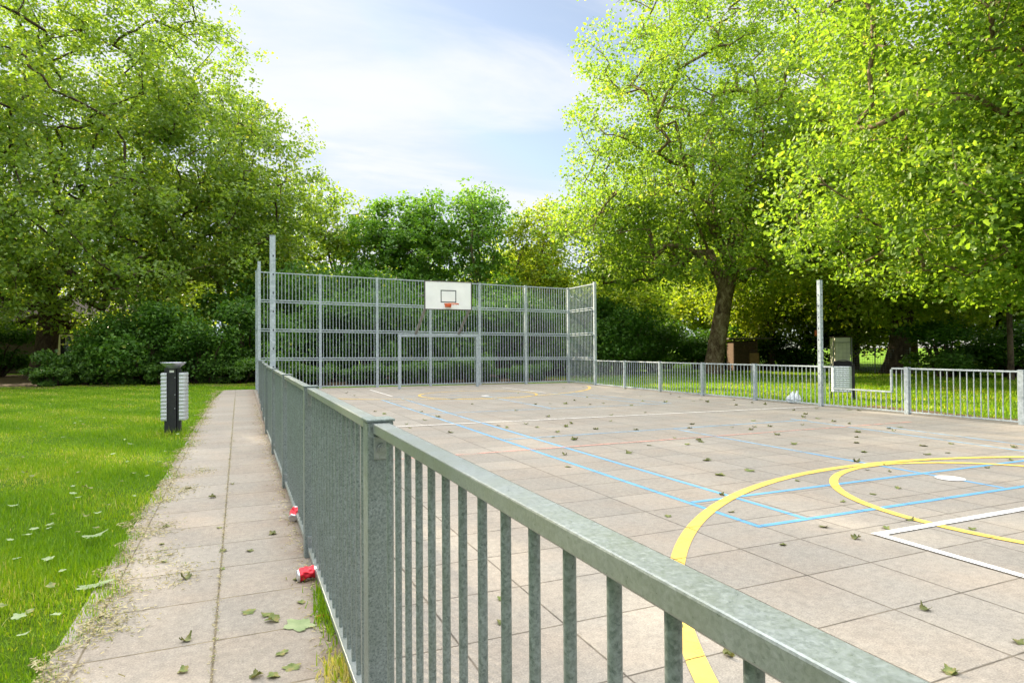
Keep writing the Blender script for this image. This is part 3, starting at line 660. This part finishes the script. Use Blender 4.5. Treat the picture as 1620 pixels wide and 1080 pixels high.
# ------------------------------------------------------------------ trees and shrubs
def lump(d, ph):
    return (np.sin(d[..., 0]*3.1+ph)+np.sin(d[..., 1]*3.7+ph*1.7)+np.sin(d[..., 2]*4.3+ph*2.3)+np.sin(d[..., 0]*6.3-d[..., 2]*5.1+ph))*.25
def sample_crown(ells, n, rg, gap, shell=2.6):
    out = []; w = np.array([e[6] for e in ells], float); w /= w.sum(); ph = rg.uniform(0, 6)
    while len(out) < n:
        e = ells[rg.choice(len(ells), p=w)]
        d = rg.normal(size=3); d /= np.linalg.norm(d)
        r = rg.uniform()**(1/shell)*(1+.17*lump(d, ph+e[0]))
        p = np.array(e[:3]) + d*r*np.array(e[3:6])
        if lump(p*.42, ph*2) < gap or p[2] < e[2]-e[5]: continue
        out.append(p)
    return np.array(out)
def make_tree(name, label, loc, trunk_h, trunk_r, lean, ells, ncl, per, leaf, clump, leafmat, bark, seed, gap=-.28, group=None, template=LEAF_LOBED, limbs=7, flare=.5, shell=2.6, cat='tree', twig=.012, rot=0., flat=.6, low=0.):
    rg = np.random.default_rng(seed); t = thing(name, label, cat, loc, rot, group)
    cl = sample_crown(ells, ncl, rg, gap, shell)
    cl = cl[cl[:, 2] > low]
    fork = np.array([lean[0], lean[1], trunk_h])
    nodes, par = [], []
    K = 9
    bend = rg.normal(size=2)*.12*trunk_h*.12
    for i in range(K+1):
        f = i/K; s = math.sin(math.pi*f)
        nodes.append(np.array([lean[0]*f**1.3+bend[0]*s, lean[1]*f**1.3+bend[1]*s, trunk_h*f])); par.append(i-1)
    ctr = cl.mean(0); top = K
    # main limbs
    az0 = rg.uniform(0, 6)
    for k in range(limbs):
        a = az0 + 2*math.pi*k/limbs + rg.uniform(-.3, .3)
        dirv = np.array([math.cos(a), math.sin(a), rg.uniform(.1, 1.5)])
        sc = np.argmax((cl-fork) @ (dirv/np.linalg.norm(dirv)) - .15*np.linalg.norm(cl-fork, axis=1))
        tgt = fork + (cl[sc]-fork)*rg.uniform(.55, .78); last = top; L = np.linalg.norm(tgt-fork); seg = max(4, int(L/1.1))
        w1, w2 = rg.normal(size=3)*.05*L, rg.normal(size=3)*.03*L
        if k % 3 == 2: last = max(3, top-2)
        st = nodes[last]
        for i in range(1, seg+1):
            f = i/seg; p = st + (tgt-st)*f; p = p + np.array([0, 0, .14*L])*math.sin(math.pi*f)*(1 if dirv[2] > .3 else .35) + w1*math.sin(math.pi*f) + w2*math.sin(2.6*math.pi*f)
            nodes.append(p); par.append(last); last = len(nodes)-1
    ends = []
    for c in cl[np.argsort(np.linalg.norm(cl-fork, axis=1))]:
        A = np.array(nodes); d = np.linalg.norm(A-c, axis=1); d[:max(1, K-2)] += 50
        d += np.maximum(0, A[:, 2]-c[2])*.35
        j = int(np.argmin(d)); a = A[j]; L = d[j]
        if L > .5:
            k = 2 if L < 2.2 else 3; last = j; jit = rg.normal(size=3)*.08*L; jit[2] += .06*L
            for i in range(1, k): nodes.append(a+(c-a)*i/k + jit*math.sin(math.pi*i/k)); par.append(last); last = len(nodes)-1
            nodes.append(c); par.append(last)
        else: nodes.append(c); par.append(j)
        ends.append(len(nodes)-1)
    cnt = np.zeros(len(nodes)); cnt[ends] = 1
    for i in range(len(nodes)-1, 0, -1):
        if par[i] >= 0: cnt[par[i]] += cnt[i]
    rad = np.maximum(twig, trunk_r*.92*(cnt/cnt[0])**.47)
    mb = MB()
    rr = [trunk_r*(1.0-.16*i/K)*(1+flare*math.exp(-(trunk_h*i/K)/.45)+.16*math.exp(-((i-K)/1.5)**2)) for i in range(K+1)]
    mb.tube([nodes[0]-np.array([0, 0, .2])] + nodes[:K+1], [rr[0]*1.1]+rr, 18, cap=True)
    kids = {}
    for i, q in enumerate(par): kids.setdefault(q, []).append(i)
    done = set()
    for i in range(K+1, len(nodes)):           # follow the thickest child so that limbs run on smoothly
        if i in done: continue
        q = par[i]; ch = [nodes[q], nodes[i]]; rc = [min(rad[q], rad[i]*1.25), rad[i]]; done.add(i); j = i
        while j in kids:
            b = max(kids[j], key=lambda x: cnt[x])
            if b in done: break
            ch.append(nodes[b]); rc.append(rad[b]); done.add(b); j = b
        if max(rc) < twig*1.05 and len(ch) <= 2 and rg.uniform() < .3: continue
        rc[-1] *= .5
        mb.tube(ch, rc, 9 if rc[0] > .12 else (6 if rc[0] > .04 else 4), cap=False)
    mb.build('trunk', M[bark], t)
    # leaves: twigs inside every clump
    n = len(cl); nt_ = 6
    tw = np.repeat(cl, nt_, 0) + rg.normal(size=(n*nt_, 3))*np.array([1, 1, flat])*clump
    per_t = max(1, per//nt_); C = np.repeat(tw, per_t, 0) + rg.normal(size=(len(tw)*per_t, 3))*np.array([1, 1, .7])*clump*.42
    keep = C[:, 2] > max(.25, low-.6); idx = np.nonzero(keep)[0]; C = C[keep]; N = len(C)
    outw = C - ctr; outw /= np.linalg.norm(outw, axis=1, keepdims=True)+1e-6
    R = frames(N, outw*.5+np.array([0, 0, 1.]), .9, rg)
    S = leaf*rg.uniform(.6, 1.2, N)
    cr = np.repeat(rg.normal(size=n)*.10, nt_*per_t)[idx]
    rnd = np.clip(.45+cr+rg.normal(size=N)*.22, 0, 1)
    instances('crown', *template, C, R, S, rnd, M[leafmat], t)
    return t

make_tree('plane_tree', 'huge plane tree with dark trunk and spreading crown on the left lawn edge', (-8.9, 37.6, 0), 3.9, .50, (.35, 0),
    [(-1.0, 0, 12.0, 11.5, 10.5, 11.5, 5.4), (7.8, -2.5, 9.0, 5.2, 6, 6.0, 1.3), (1.5, -5.5, 6.0, 9.4, 6, 3.2, .9), (-7, -8, 9, 6, 6, 7, .7)], 1560, 156, .138, .58, 'leaf_plane', 'bark_dark', 11, gap=-.29, limbs=10, low=2.2)
make_tree('plane_tree', 'tall plane tree with mottled leaning trunk and visible limbs behind the right fence', (21.3, 24.5, 0), 5.0, .43, (.75, -.35),
    [(.6, -.2, 10.0, 7.7, 7.5, 9.8, 5), (-3.8, 2.2, 7.0, 4.2, 3.8, 3.0, .6), (4.0, -2, 7.6, 5.0, 4.5, 3.2, .8)], 980, 150, .124, .56, 'leaf_bright', 'bark_plane', 23, gap=-.20, limbs=9, flare=.28, low=4.4)
make_tree('plane_tree', 'sunlit plane tree whose bright crown fills the top right corner', (19.2, 8.1, 0), 4.2, .36, (0, .2),
    [(-.1, 0, 9.8, 6.9, 6.6, 7.6, 5), (-1.9, 1.6, 5.2, 4.6, 4.3, 3.0, 1.4)], 1150, 150, .112, .50, 'leaf_bright', 'bark_plane', 31, gap=-.42, limbs=8, low=1.9)
make_tree('plane_tree', 'old tree with thick brown leaning trunk under drooping yellow green foliage', (28.6, 20.3, 0), 4.2, .48, (.45, -.2),
    [(0, 0, 8.6, 6.2, 6.0, 5.6, 4), (-1.5, -1, 4.6, 5.0, 4.5, 2.2, 1.2)], 640, 102, .15, .60, 'leaf_yellow', 'bark_dark', 41, gap=-.34, limbs=7, low=2.2)
make_tree('young_tree', 'slim young tree with straight thin trunk behind the right hand fence end', (26.3, 14.2, 0), 3.6, .10, (.05, .1),
    [(0, 0, 6.4, 3.0, 3.0, 3.6, 3)], 260, 54, .17, .42, 'leaf_yellow', 'bark_dark', 47, gap=-.4, limbs=6, flare=.15, low=2.2)
make_tree('lime_tree', 'low fresh green tree with hanging foliage behind the big mottled trunk', (28.3, 27.6, 0), 2.4, .16, (.1, 0),
    [(0, 0, 4.6, 4.0, 3.6, 3.4, 3)], 260, 96, .15, .50, 'leaf_yellow', 'bark_dark', 101, gap=-.42, limbs=6, low=1.0)
make_tree('lime_tree', 'bushy yellow green tree between the pale block and the thick brown trunk', (32.4, 25.4, 0), 2.2, .15, (-.1, 0),
    [(0, 0, 4.4, 3.6, 3.4, 3.4, 3)], 230, 96, .15, .50, 'leaf_yellow', 'bark_dark', 103, gap=-.42, limbs=6, low=.9)
# trees beyond the cage
make_tree('maple_tree', 'rounded dense green tree rising directly behind the cage and backboard', (9.1, 37.4, 0), 3.4, .20, (0, 0),
    [(.2, 0, 6.6, 2.9, 2.6, 3.4, 3), (-1.3, .3, 8.6, 1.9, 1.8, 2.0, 1), (1.5, 0, 8.9, 1.7, 1.7, 1.7, 1), (-1.8, 0, 4.6, 2.4, 2.2, 2.2, 1.2), (2.4, 0, 5.6, 1.7, 1.7, 1.9, .6)], 330, 84, .165, .42, 'leaf_maple', 'bark_dark', 53, gap=-.22, limbs=6, shell=2.4)
make_tree('airy_tree', 'open airy tree with pale forked stems right of the dense green tree', (13.2, 35.8, 0), 4.6, .13, (.2, 0),
    [(0, 0, 8.4, 2.2, 2.2, 2.9, 3), (.6, 0, 5.0, 2.0, 2.0, 2.0, 1)], 190, 60, .15, .40, 'leaf_maple', 'bark_pale', 59, gap=-.25, limbs=7, flare=.2)
make_tree('airy_tree', 'bright leaning tree with slender pale trunks left of the large right plane tree', (17.0, 34.3, 0), 4.0, .13, (-.6, .1),
    [(-.3, 0, 6.8, 1.9, 2.0, 3.0, 3), (.8, 0, 4.4, 2.0, 1.8, 1.8, 1)], 190, 66, .15, .42, 'leaf_yellow', 'bark_pale', 61, gap=-.3, limbs=6, flare=.2)
make_tree('airy_tree', 'thin ragged tree between the left plane tree and the dense green tree', (5.6, 41, 0), 4.6, .14, (.2, 0),
    [(0, 0, 8.2, 2.3, 2.3, 3.8, 3)], 120, 54, .18, .46, 'leaf_plane', 'bark_dark', 67, gap=-.2, limbs=6, flare=.2)
make_tree('airy_tree', 'medium green tree half hidden behind the left end of the cage', (1.8, 39, 0), 3.6, .17, (.2, 0),
    [(0, 0, 6.2, 3.0, 3.0, 4.0, 3)], 220, 66, .19, .48, 'leaf_plane', 'bark_dark', 71, gap=-.34, limbs=6, flare=.2)
far = make_tree('woodland_tree', 'leafy woodland tree in the belt of trees far behind the park', (20, 46, 0), 2.6, .22, (0, 0),
    [(0, 0, 5.4, 4.0, 4.0, 4.2, 3)], 300, 66, .27, .62, 'leaf_yellow', 'bark_dark', 73, gap=-.45, limbs=6, group='woodland trees beyond the park', low=.8, template=LEAF_SMALL)
rt = random.Random(5)
for x, y, s, z in [(27, 42, .9, .8), (31, 34, 1.0, .95), (34.5, 28, 1.0, 1.0), (38, 21, 1.1, 1.05), (39, 13, 1.1, 1.0), (33, 47, 1.3, 1.2), (44, 30, 1.4, 1.3), (48, 16, 1.4, 1.3), (12, 50, 1.0, .9), (4, 54, 1.0, .9), (-6, 56, 1.2, 1.0), (-16, 52, 1.2, 1.1), (-24, 47, 1.2, 1.15), (-32, 42, 1.2, 1.1), (40, 4, 1.2, 1.2), (46, -6, 1.3, 1.3), (-26, 30, 1.1, 1.1)]:
    c = copy_tree(far); c.location = (x, y, 0); c.rotation_euler = (0, 0, rt.uniform(0, 6)); c.scale = (s, s, z)

def shrub_mesh(seed, w, d, h, n, leaf, mat, t, lobes=14, template=LEAF_SMALL, upright=0.):
    rg = np.random.default_rng(seed)
    c = np.stack([rg.uniform(-w*.36, w*.36, lobes), rg.uniform(-d*.34, d*.34, lobes), h*(.12+.66*rg.uniform(size=lobes)**.8)], 1)
    r = np.stack([w*rg.uniform(.16, .27, lobes)]*2+[h*rg.uniform(.13, .24, lobes)], 1)
    k = rg.integers(0, lobes, n); dv = rg.normal(size=(n, 3)); dv /= np.linalg.norm(dv, axis=1, keepdims=True)
    rad = (rg.uniform(size=n)**.33)*(1+.22*lump(dv*1.4, 1.+k)) + rg.normal(size=n)*.07
    C = c[k]+dv*r[k]*rad[:, None]; C = C[(C[:, 2] > .03)]; N = len(C)
    out = C-np.array([0, 0, h*.3]); out /= np.linalg.norm(out, axis=1, keepdims=True)
    R = frames(N, out*.6+np.array([0, 0, .8]), 1.0, rg); S = leaf*rg.uniform(.6, 1.25, N)
    rnd = np.clip(.4+(rg.normal(size=lobes)*.12)[k[:N]]+rg.normal(size=N)*.22, 0, 1)
    instances('foliage', *template, C, R, S, rnd, M[mat], t)
    mb = MB()
    for i in range(lobes):
        a = Vector((c[i][0]*.25, c[i][1]*.25, -.05)); b = Vector(c[i])
        mb.tube([a, a.lerp(b, .5)+Vector((0, 0, .12*h)), b], [.035*h/3+.01, .022*h/3+.008, .008], 5, cap=False)
    mb.build('stem', M['bark_dark'], t)
TH = 'thicket shrubs behind the cage'
sA = thing('shrub', 'dark dense leafy shrub in the thicket behind the court and lawn', 'shrub', (0, 0, 0), 0, TH)
shrub_mesh(81, 3.6, 2.8, 3.7, 7500, .15, 'leaf_dark', sA, 18)
sB = thing('shrub', 'dark dense leafy shrub in the thicket behind the court and lawn', 'shrub', (0, 0, 0), 0, TH)
shrub_mesh(83, 4.0, 3.0, 3.2, 7500, .13, 'leaf_dark', sB, 20)
rs = random.Random(9); first = {0: sA, 1: sB}; spots = []
for i in range(10): spots.append((-13.5+i*1.75+rs.uniform(-.4, .4), 31.2-i*.42+rs.uniform(-.4, .6), rs.uniform(.85, 1.1), rs.uniform(.85, 1.05)))
for i in range(10): spots.append((3.2+i*1.5+rs.uniform(-.3, .3), 26.6-.12*i+rs.uniform(-.4, .8), rs.uniform(.9, 1.15), rs.uniform(1.0, 1.3)))
for i in range(8): spots.append((.5+i*2.1, 31+rs.uniform(-1, 1), 1.25, rs.uniform(1.35, 1.85)))
for i in range(6): spots.append((13.5+i*1.5, 29.4-i*.1+rs.uniform(-.5, .5), 1.05, rs.uniform(.85, 1.15)))
for i in range(6): spots.append((-17+i*2.6, 40.5+rs.uniform(-.6, .6), 1.1, rs.uniform(.8, 1.0)))
for i in range(5): spots.append((24.3+i*1.6, 32.5-i*1.3, 1.15, rs.uniform(.65, .85)))
used = {0: False, 1: False}
for i, (x, y, s, z) in enumerate(spots):
    k = i % 2
    if math.hypot(x+9.0, y-37.6) < 2.0: continue
    if -11.3 < x < -6.3 and 26 < y < 44: continue                  # the gap through which the house window shows
    o = first[k] if not used[k] else copy_tree(first[k]); used[k] = True
    o.location = (x, y, -.05); o.rotation_euler = (0, 0, rs.uniform(0, 6)); o.scale = (s, s, z)
LG = 'low bright shrubs along the lawn edge'
lo = thing('low_shrub', 'low fresh green bush along the foot of the dark thicket', 'shrub', (0, 0, 0), 0, LG)
shrub_mesh(87, 1.5, 1.2, .85, 2600, .095, 'leaf_low', lo, 12)
rs = random.Random(12); ls = []
for i in range(10): ls.append((-6.9+i*.8+rs.uniform(-.25, .25), 29.3-i*.26+rs.uniform(-.4, .3), rs.uniform(.8, 1.15)))
for i in range(8): ls.append((-6.2+i*1.0+rs.uniform(-.25, .25), 29.6-i*.2, rs.uniform(1.3, 1.7)))
for i in range(16): ls.append((.9+i*.68+rs.uniform(-.3, .3), 24.4-.12*i+rs.uniform(-.2, .6), rs.uniform(.7, 1.25)))
for i, (x, y, s) in enumerate(ls):
    o = lo if i == 0 else copy_tree(lo)
    o.location = (x, y, -.03); o.rotation_euler = (0, 0, rs.uniform(0, 6)); o.scale = (s, s, s*rs.uniform(.85, 1.2))
for i, (x, y, s, z) in enumerate([(27.0, 16.9, 1.1, .72), (28.6, 15.2, 1.15, .80), (29.6, 13.2, 1.1, .74), (30.6, 11.2, 1.1, .70)]):
    o = copy_tree(sB if i % 2 else sA); o.location = (x, y, -.05); o.rotation_euler = (0, 0, i*1.7); o.scale = (s, s, z)
    o['label'] = 'broad dark bush on the right lawn between the old trunk and the young tree'; o['group'] = 'broad dark bushes on the right lawn'
rg = np.random.default_rng(3); n = 70
C = np.stack([rg.uniform(-1.6, 1.6, n), rg.uniform(-.5, .3, n), rg.uniform(.5, 2.0, n)], 1)
bl = thing('flowering_shrub', 'dark shrub dotted with small white blossoms at the right lawn edge', 'shrub', (29.4, 15.6-1.6, 0), math.radians(-62))
shrub_mesh(91, 3.2, 2.2, 2.2, 5200, .13, 'leaf_dark', bl, 16)
k = rg.integers(0, 1, n); R = frames(n, np.array([0, -1., .6]), 2., rg)
fm = instances('blossom', [(math.cos(a), math.sin(a), 0) for a in [i*math.pi/3 for i in range(6)]], [(0, 1, 2, 3, 4, 5)], np.stack([rg.uniform(-1.3, 1.3, n), -.9+rg.normal(size=n)*.16, rg.uniform(.4, 1.9, n)], 1), R, np.full(n, .05), np.zeros(n), M['flower'], bl)
fm['kind'] = 'thing'

# ------------------------------------------------------------------ grass blades, clippings, weeds
def edge_x(y): return -.535*H + .035*np.sin(y*2.1)+.035*np.sin(y*5.3+1)+.03*np.sin(y*11.7)+.025*np.sin(y*23.+2)
def blades(name, C, hgt, wid, seed, label, mat='grass', hi=.0):
    rg = np.random.default_rng(seed); N = len(C)
    az = rg.uniform(0, 2*np.pi, N); lean = rg.normal(size=N)*.35
    x = np.stack([np.cos(az), np.sin(az), np.zeros(N)], 1)
    z = np.stack([-np.sin(az)*np.sin(lean), np.cos(az)*np.sin(lean), np.cos(lean)], 1); y = np.cross(z, x)
    R = np.stack([x, y, z], 1); hh = hgt*rg.uniform(.5, 1.25, N)
    S = np.stack([wid*rg.uniform(.7, 1.3, N), hh*1.0, hh], 1)
    patch = .5+.16*np.sin(C[:, 0]*1.7+np.sin(C[:, 1]*1.3)*2)+.12*np.sin(C[:, 1]*2.9+C[:, 0]*4.1)
    rnd = np.clip(patch+hi+rg.normal(size=N)*.20, 0, 1)
    o = instances(name, *BLADE, C, R, S, rnd, M[mat])
    return tag(o, label, 'grass', kind='stuff')
rg = np.random.default_rng(17); pts = []; 
def scatter(x0, x1, y0, y1, dens):
    n = int((x1-x0)*(y1-y0)*dens); return np.stack([rg.uniform(x0, x1, n), rg.uniform(y0, y1, n), np.full(n, -.025)], 1)
A = [scatter(-3.2, -.5, 1.6, 5.5, 11000), scatter(-4.2, -.5, 5.5, 9.5, 4200), scatter(-6.5, -.5, 9.5, 16, 1700), scatter(-11, .9, 16, 28.5, 620)]
Wd = [.0045, .0055, .0085, .015]
C = np.concatenate(A); W = np.concatenate([np.full(len(a), w) for a, w in zip(A, Wd)])
dense = np.sin(C[:, 0]*3.1+np.sin(C[:, 1]*2.3))+np.sin(C[:, 1]*3.7+C[:, 0]*1.9)
C[:, 2] = np.where((C[:, 0] > -.60*H) & (C[:, 1] < 22.3), -.004, C[:, 2])
keep = ((C[:, 0] < edge_x(C[:, 1])+rg.normal(size=len(C))*.04) | (C[:, 1] > 22.4)) & ~((C[:, 1] < 22.4) & (C[:, 0] > -.44)) & (rg.uniform(size=len(C)) < .86+.1*dense)
hB = .038+.010*dense+.035*(rg.uniform(size=len(C)) < .05); near_bin = np.exp(-((C[:, 0]-LB.x)**2+(C[:, 1]-LB.y)**2)/.10); hB = hB+.09*near_bin
C, W, hB = C[keep], W[keep], hB[keep]
blades('grass', C, hB, W, 5, 'short mown grass blades of the lawn left of the path')
A = [scatter(11.75, 22, 2, 16, 260), scatter(11.9, 30, 10, 26, 150)]
C = np.concatenate(A); C = C[~((C[:, 0] < 12.45) & (C[:, 1] > 3.5) & (C[:, 1] < 9.8) & (rg.uniform(size=len(C)) < .85))]
blades('grass', C, np.full(len(C), .075), np.full(len(C), .020), 6, 'short mown grass of the lawn beyond the right fence')
# dry clippings along the path edge, in the middle joint and under the fence
n1, n2, n3, n4 = 11000, 1800, 1100, 1100
ys_ = 2.2+rg.uniform(size=n1)**1.5*20
C1 = np.stack([edge_x(ys_)+.03+np.abs(rg.normal(size=n1))*.085-.06, ys_, np.full(n1, .004)], 1)
y2 = 2.2+rg.uniform(size=n2)**1.4*16; C2 = np.stack([-.078*H+rg.normal(size=n2)*.009, y2, np.full(n2, .003)], 1)
y3 = 2.0+rg.uniform(size=n3)**1.4*14; C3 = np.stack([.37-np.abs(rg.normal(size=n3))*.05, y3, np.full(n3, .004)], 1)
cc = np.array([(-.42, 4.4), (-.45, 6.4), (-.50, 5.1), (-.3, 4.0), (-.52, 3.4), (-.36, 7.3)]); k4 = rg.integers(0, len(cc), n4)
C4 = np.concatenate([cc[k4]+rg.normal(size=(n4, 2))*np.array([.07, .12]), np.full((n4, 1), .004)], 1)
C = np.concatenate([C1, C2, C3, C4]); N = len(C); R = frames(N, np.array([0, 0, 1.]), 4., rg)
S = np.stack([rg.uniform(.002, .0065, N), rg.uniform(.008, .028, N), np.full(N, .01)], 1); S[n1:n1+n2] *= .55
C[:, 2] += rg.uniform(0, .008, N)
tag(instances('clippings', [(-.5, -.5, 0), (.5, -.5, .2), (.35, .5, .3), (-.4, .5, 0)], [(0, 1, 2, 3)], C, R, S, np.clip(rg.normal(size=N)*.3+.5, 0, 1), M['straw']), 'dry straw coloured clippings strewn along the path edge', 'clippings', kind='stuff')
# pale clover heads and leaf bits in the far right lawn
def tuft(label, cx, cy, n, h, spread, seed, hi):
    rg2 = np.random.default_rng(seed); C = np.stack([cx-np.abs(rg2.normal(size=n))*spread[0], cy+rg2.normal(size=n)*spread[1], np.zeros(n)], 1)
    return blades('weeds', C, np.full(n, h), np.full(n, .006), seed, label, hi=hi)
tuft('green grassy weeds sprouting at the fence foot near the red can', .395, 3.10, 420, .06, (.035, .16), 21, .0)
tuft('smaller yellowing weed clump under the near fence rail', .39, 2.52, 260, .05, (.05, .07), 22, .38)

# ------------------------------------------------------------------ fallen leaves
def crumpled(seed, curl, lobes=5):
    """one dry plane leaf: lobed outline, curled and creased"""
    r = random.Random(seed); bm = bmesh.new(); n = 40; rings = 5; vs = [bm.verts.new((0, 0, 0))]
    for j in range(1, rings+1):
        for i in range(n):
            a = 2*math.pi*i/n
            R = .5*(.62+.30*abs(math.cos(lobes/2*a+.3))**1.5+.06*math.sin(17*a+seed)) * j/rings
            x, y = R*math.cos(a), R*math.sin(a)
            z = curl*(x*x*2.2-.3*y*y) + .055*math.sin(6*x+seed)*j/rings+.05*math.sin(9*y+2*x+seed)+.03*math.sin(21*a)*j/rings
            if curl > .8: x *= 1-.5*abs(x)
            vs.append(bm.verts.new((x, y, z)))
    for i in range(n): bm.faces.new((vs[0], vs[1+i], vs[1+(i+1) % n]))
    for j in range(rings-1):
        for i in range(n):
            a, b = 1+j*n+i, 1+j*n+(i+1) % n; bm.faces.new((vs[a], vs[a+n], vs[b+n], vs[b]))
    zmin = min(v.co.z for v in bm.verts)
    for v in bm.verts: v.co.z -= zmin
    me = bpy.data.meshes.new('fallen_leaf'); bm.to_mesh(me); bm.free()
    at = me.attributes.new('rnd', 'FLOAT', 'POINT')
    for i, v in enumerate(me.vertices): at.data[i].value = max(0, min(1, .35+.5*r.random()*.6+.35*math.sin(v.co.x*7+seed)*math.sin(v.co.y*6)))
    for p in me.polygons: p.use_smooth = True
    return me
def mesh_set(mat, seeds):
    out = []
    for s, c in seeds:
        me = crumpled(s, c); me.materials.append(M[mat]); out.append(me)
    return out
LM = mesh_set('fallen', [(1, .5), (2, 1.3), (3, .9)]) ; LD = mesh_set('fallen_dark', [(4, 1.2), (5, .8), (6, 1.6)]); LP = mesh_set('fallen_pale', [(7, .35), (8, .7)])
rl = random.Random(77)
def leaf_at(me, x, y, size, label, group=None, z=.003):
    o = bpy.data.objects.new('fallen_leaf', me); COL.objects.link(o); o.location = (x, y, z); s = size
    o.rotation_euler = (rl.uniform(-.2, .2), rl.uniform(-.2, .2), rl.uniform(0, 6.28)); o.scale = (s, s*rl.uniform(.6, 1), s*rl.choice((.18, .28, .4, .55)))
    return tag(o, label, 'leaf', group)
for x, y in COURT_LEAVES: leaf_at(rl.choice(LD+LD+LM), x, y, rl.uniform(.075, .135) if y > 4.5 else rl.uniform(.055, .085), 'small curled dark green leaf lying on the court paving', 'fallen leaves on the court')
for x, y in PATH_LEAVES: leaf_at(rl.choice(LM+LD), x, y, rl.uniform(.045, .085), 'small withered leaf lying on the narrow path', 'fallen leaves on the path')
for x, y in LAWN_LEAVES: leaf_at(rl.choice(LP+LP+LM), x, y, rl.uniform(.05, .09), 'pale fallen leaf lying in the lawn grass', 'fallen leaves on the lawn', .02)
for _ in range(80):
    y = 3.5+rl.random()**1.3*18; x = -.72-rl.random()*.28*y*.75
    leaf_at(rl.choice(LP+LM), x, y, rl.uniform(.04, .085), 'pale fallen leaf lying in the lawn grass', 'fallen leaves on the lawn', .02)
o = leaf_at(LP[0], .25, 3.03, .18, 'large torn pale green leaf on the path beside the weeds'); o.rotation_euler = (0, 0, 2.2)
o = leaf_at(LP[0], -.70, 3.95, .17, 'long pale folded leaf at the ragged grass edge nearest the viewer', None, .01); o.scale = (.20, .07, .10); o.rotation_euler = (0, 0, .2)
o = leaf_at(LP[1], -.88, 4.95, .2, 'long pale blade shaped leaf lying in the mid lawn grass', None, .03); o.scale = (.19, .06, .08); o.rotation_euler = (0, 0, .6)
leaf_at(LM[1], 2.50, 1.57, .075, 'crumpled brown and green leaf in the near right court corner')
leaf_at(LM[0], .19, 2.64, .085, 'fresh green leaf pair at the bottom edge of the path')

# ------------------------------------------------------------------ sky, sun, camera
sunv = Vector((math.sin(SUN_AZ)*math.cos(SUN_EL), math.cos(SUN_AZ)*math.cos(SUN_EL), math.sin(SUN_EL)))
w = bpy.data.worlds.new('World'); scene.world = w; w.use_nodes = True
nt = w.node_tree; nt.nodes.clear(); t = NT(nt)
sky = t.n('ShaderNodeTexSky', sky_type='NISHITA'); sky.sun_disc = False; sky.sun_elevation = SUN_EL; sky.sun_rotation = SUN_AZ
sky.air_density = 1.0; sky.dust_density = .7; sky.ozone_density = 1.4
d = t.n('ShaderNodeTexCoord').outputs['Generated']
sp = t.n('ShaderNodeSeparateXYZ'); t.l(d, sp.inputs[0])
zc = t.math('MAXIMUM', sp.outputs[2], .06)
pl = t.n('ShaderNodeCombineXYZ'); t.l(t.math('DIVIDE', sp.outputs[0], zc), pl.inputs[0]); t.l(t.math('DIVIDE', sp.outputs[1], zc), pl.inputs[1])
mp = t.n('ShaderNodeMapping'); mp.inputs['Location'].default_value = (2.3, .6, 0); mp.inputs['Rotation'].default_value = (0, 0, .35); mp.inputs['Scale'].default_value = (.55, 1.0, 1); t.l(pl.outputs[0], mp.inputs[0])
n = t.noise(mp.outputs[0], 1.0, 9, .56, .5)
cl = t.maprange(n, .40, .66, .22, .95, True)
up = t.maprange(sp.outputs[2], .50, .80, 0, 1, True)                 # bright cloud sheet added overhead, out of view, to light the shaded court
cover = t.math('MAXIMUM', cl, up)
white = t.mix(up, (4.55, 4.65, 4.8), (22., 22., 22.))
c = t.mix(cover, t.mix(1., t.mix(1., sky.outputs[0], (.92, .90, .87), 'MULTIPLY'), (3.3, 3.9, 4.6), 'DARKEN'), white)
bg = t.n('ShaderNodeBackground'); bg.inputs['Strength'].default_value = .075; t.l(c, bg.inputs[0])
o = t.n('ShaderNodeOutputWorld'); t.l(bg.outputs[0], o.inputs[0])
sl = bpy.data.lights.new('sun', 'SUN'); sl.energy = 5.; sl.angle = math.radians(.55); sl.color = (1.0, .86, .62)
so = bpy.data.objects.new('sun', sl); COL.objects.link(so); so.rotation_euler = (-sunv).to_track_quat('-Z', 'Y').to_euler(); so.location = (-20, 30, 40)

cam = bpy.data.cameras.new('camera'); co = bpy.data.objects.new('camera', cam); COL.objects.link(co)
cam.sensor_width = 36; cam.lens = 22.2176; cam.clip_start = .05; cam.clip_end = 2000
Rv, Uv, Fv = Vector((.91796468, -.39660559, -.00669685)), Vector((.00118017, -.01415214, .99989916)), Vector((.39666037, .91788002, .0125231))
mw = Matrix((Rv, Uv, -Fv)).transposed().to_4x4(); mw.translation = (0, 0, H); co.matrix_world = mw
scene.camera = co
vs = scene.view_settings; vs.view_transform = 'Standard'; vs.look = 'None'; vs.exposure = 1.55; vs.gamma = 1; vs.use_curve_mapping = False
scene.render.engine = 'CYCLES'
cy = scene.cycles; cy.max_bounces = 9; cy.diffuse_bounces = 6; cy.glossy_bounces = 3; cy.transmission_bounces = 7; cy.transparent_max_bounces = 8
cy.use_denoising = True; cy.sample_clamp_indirect = 6
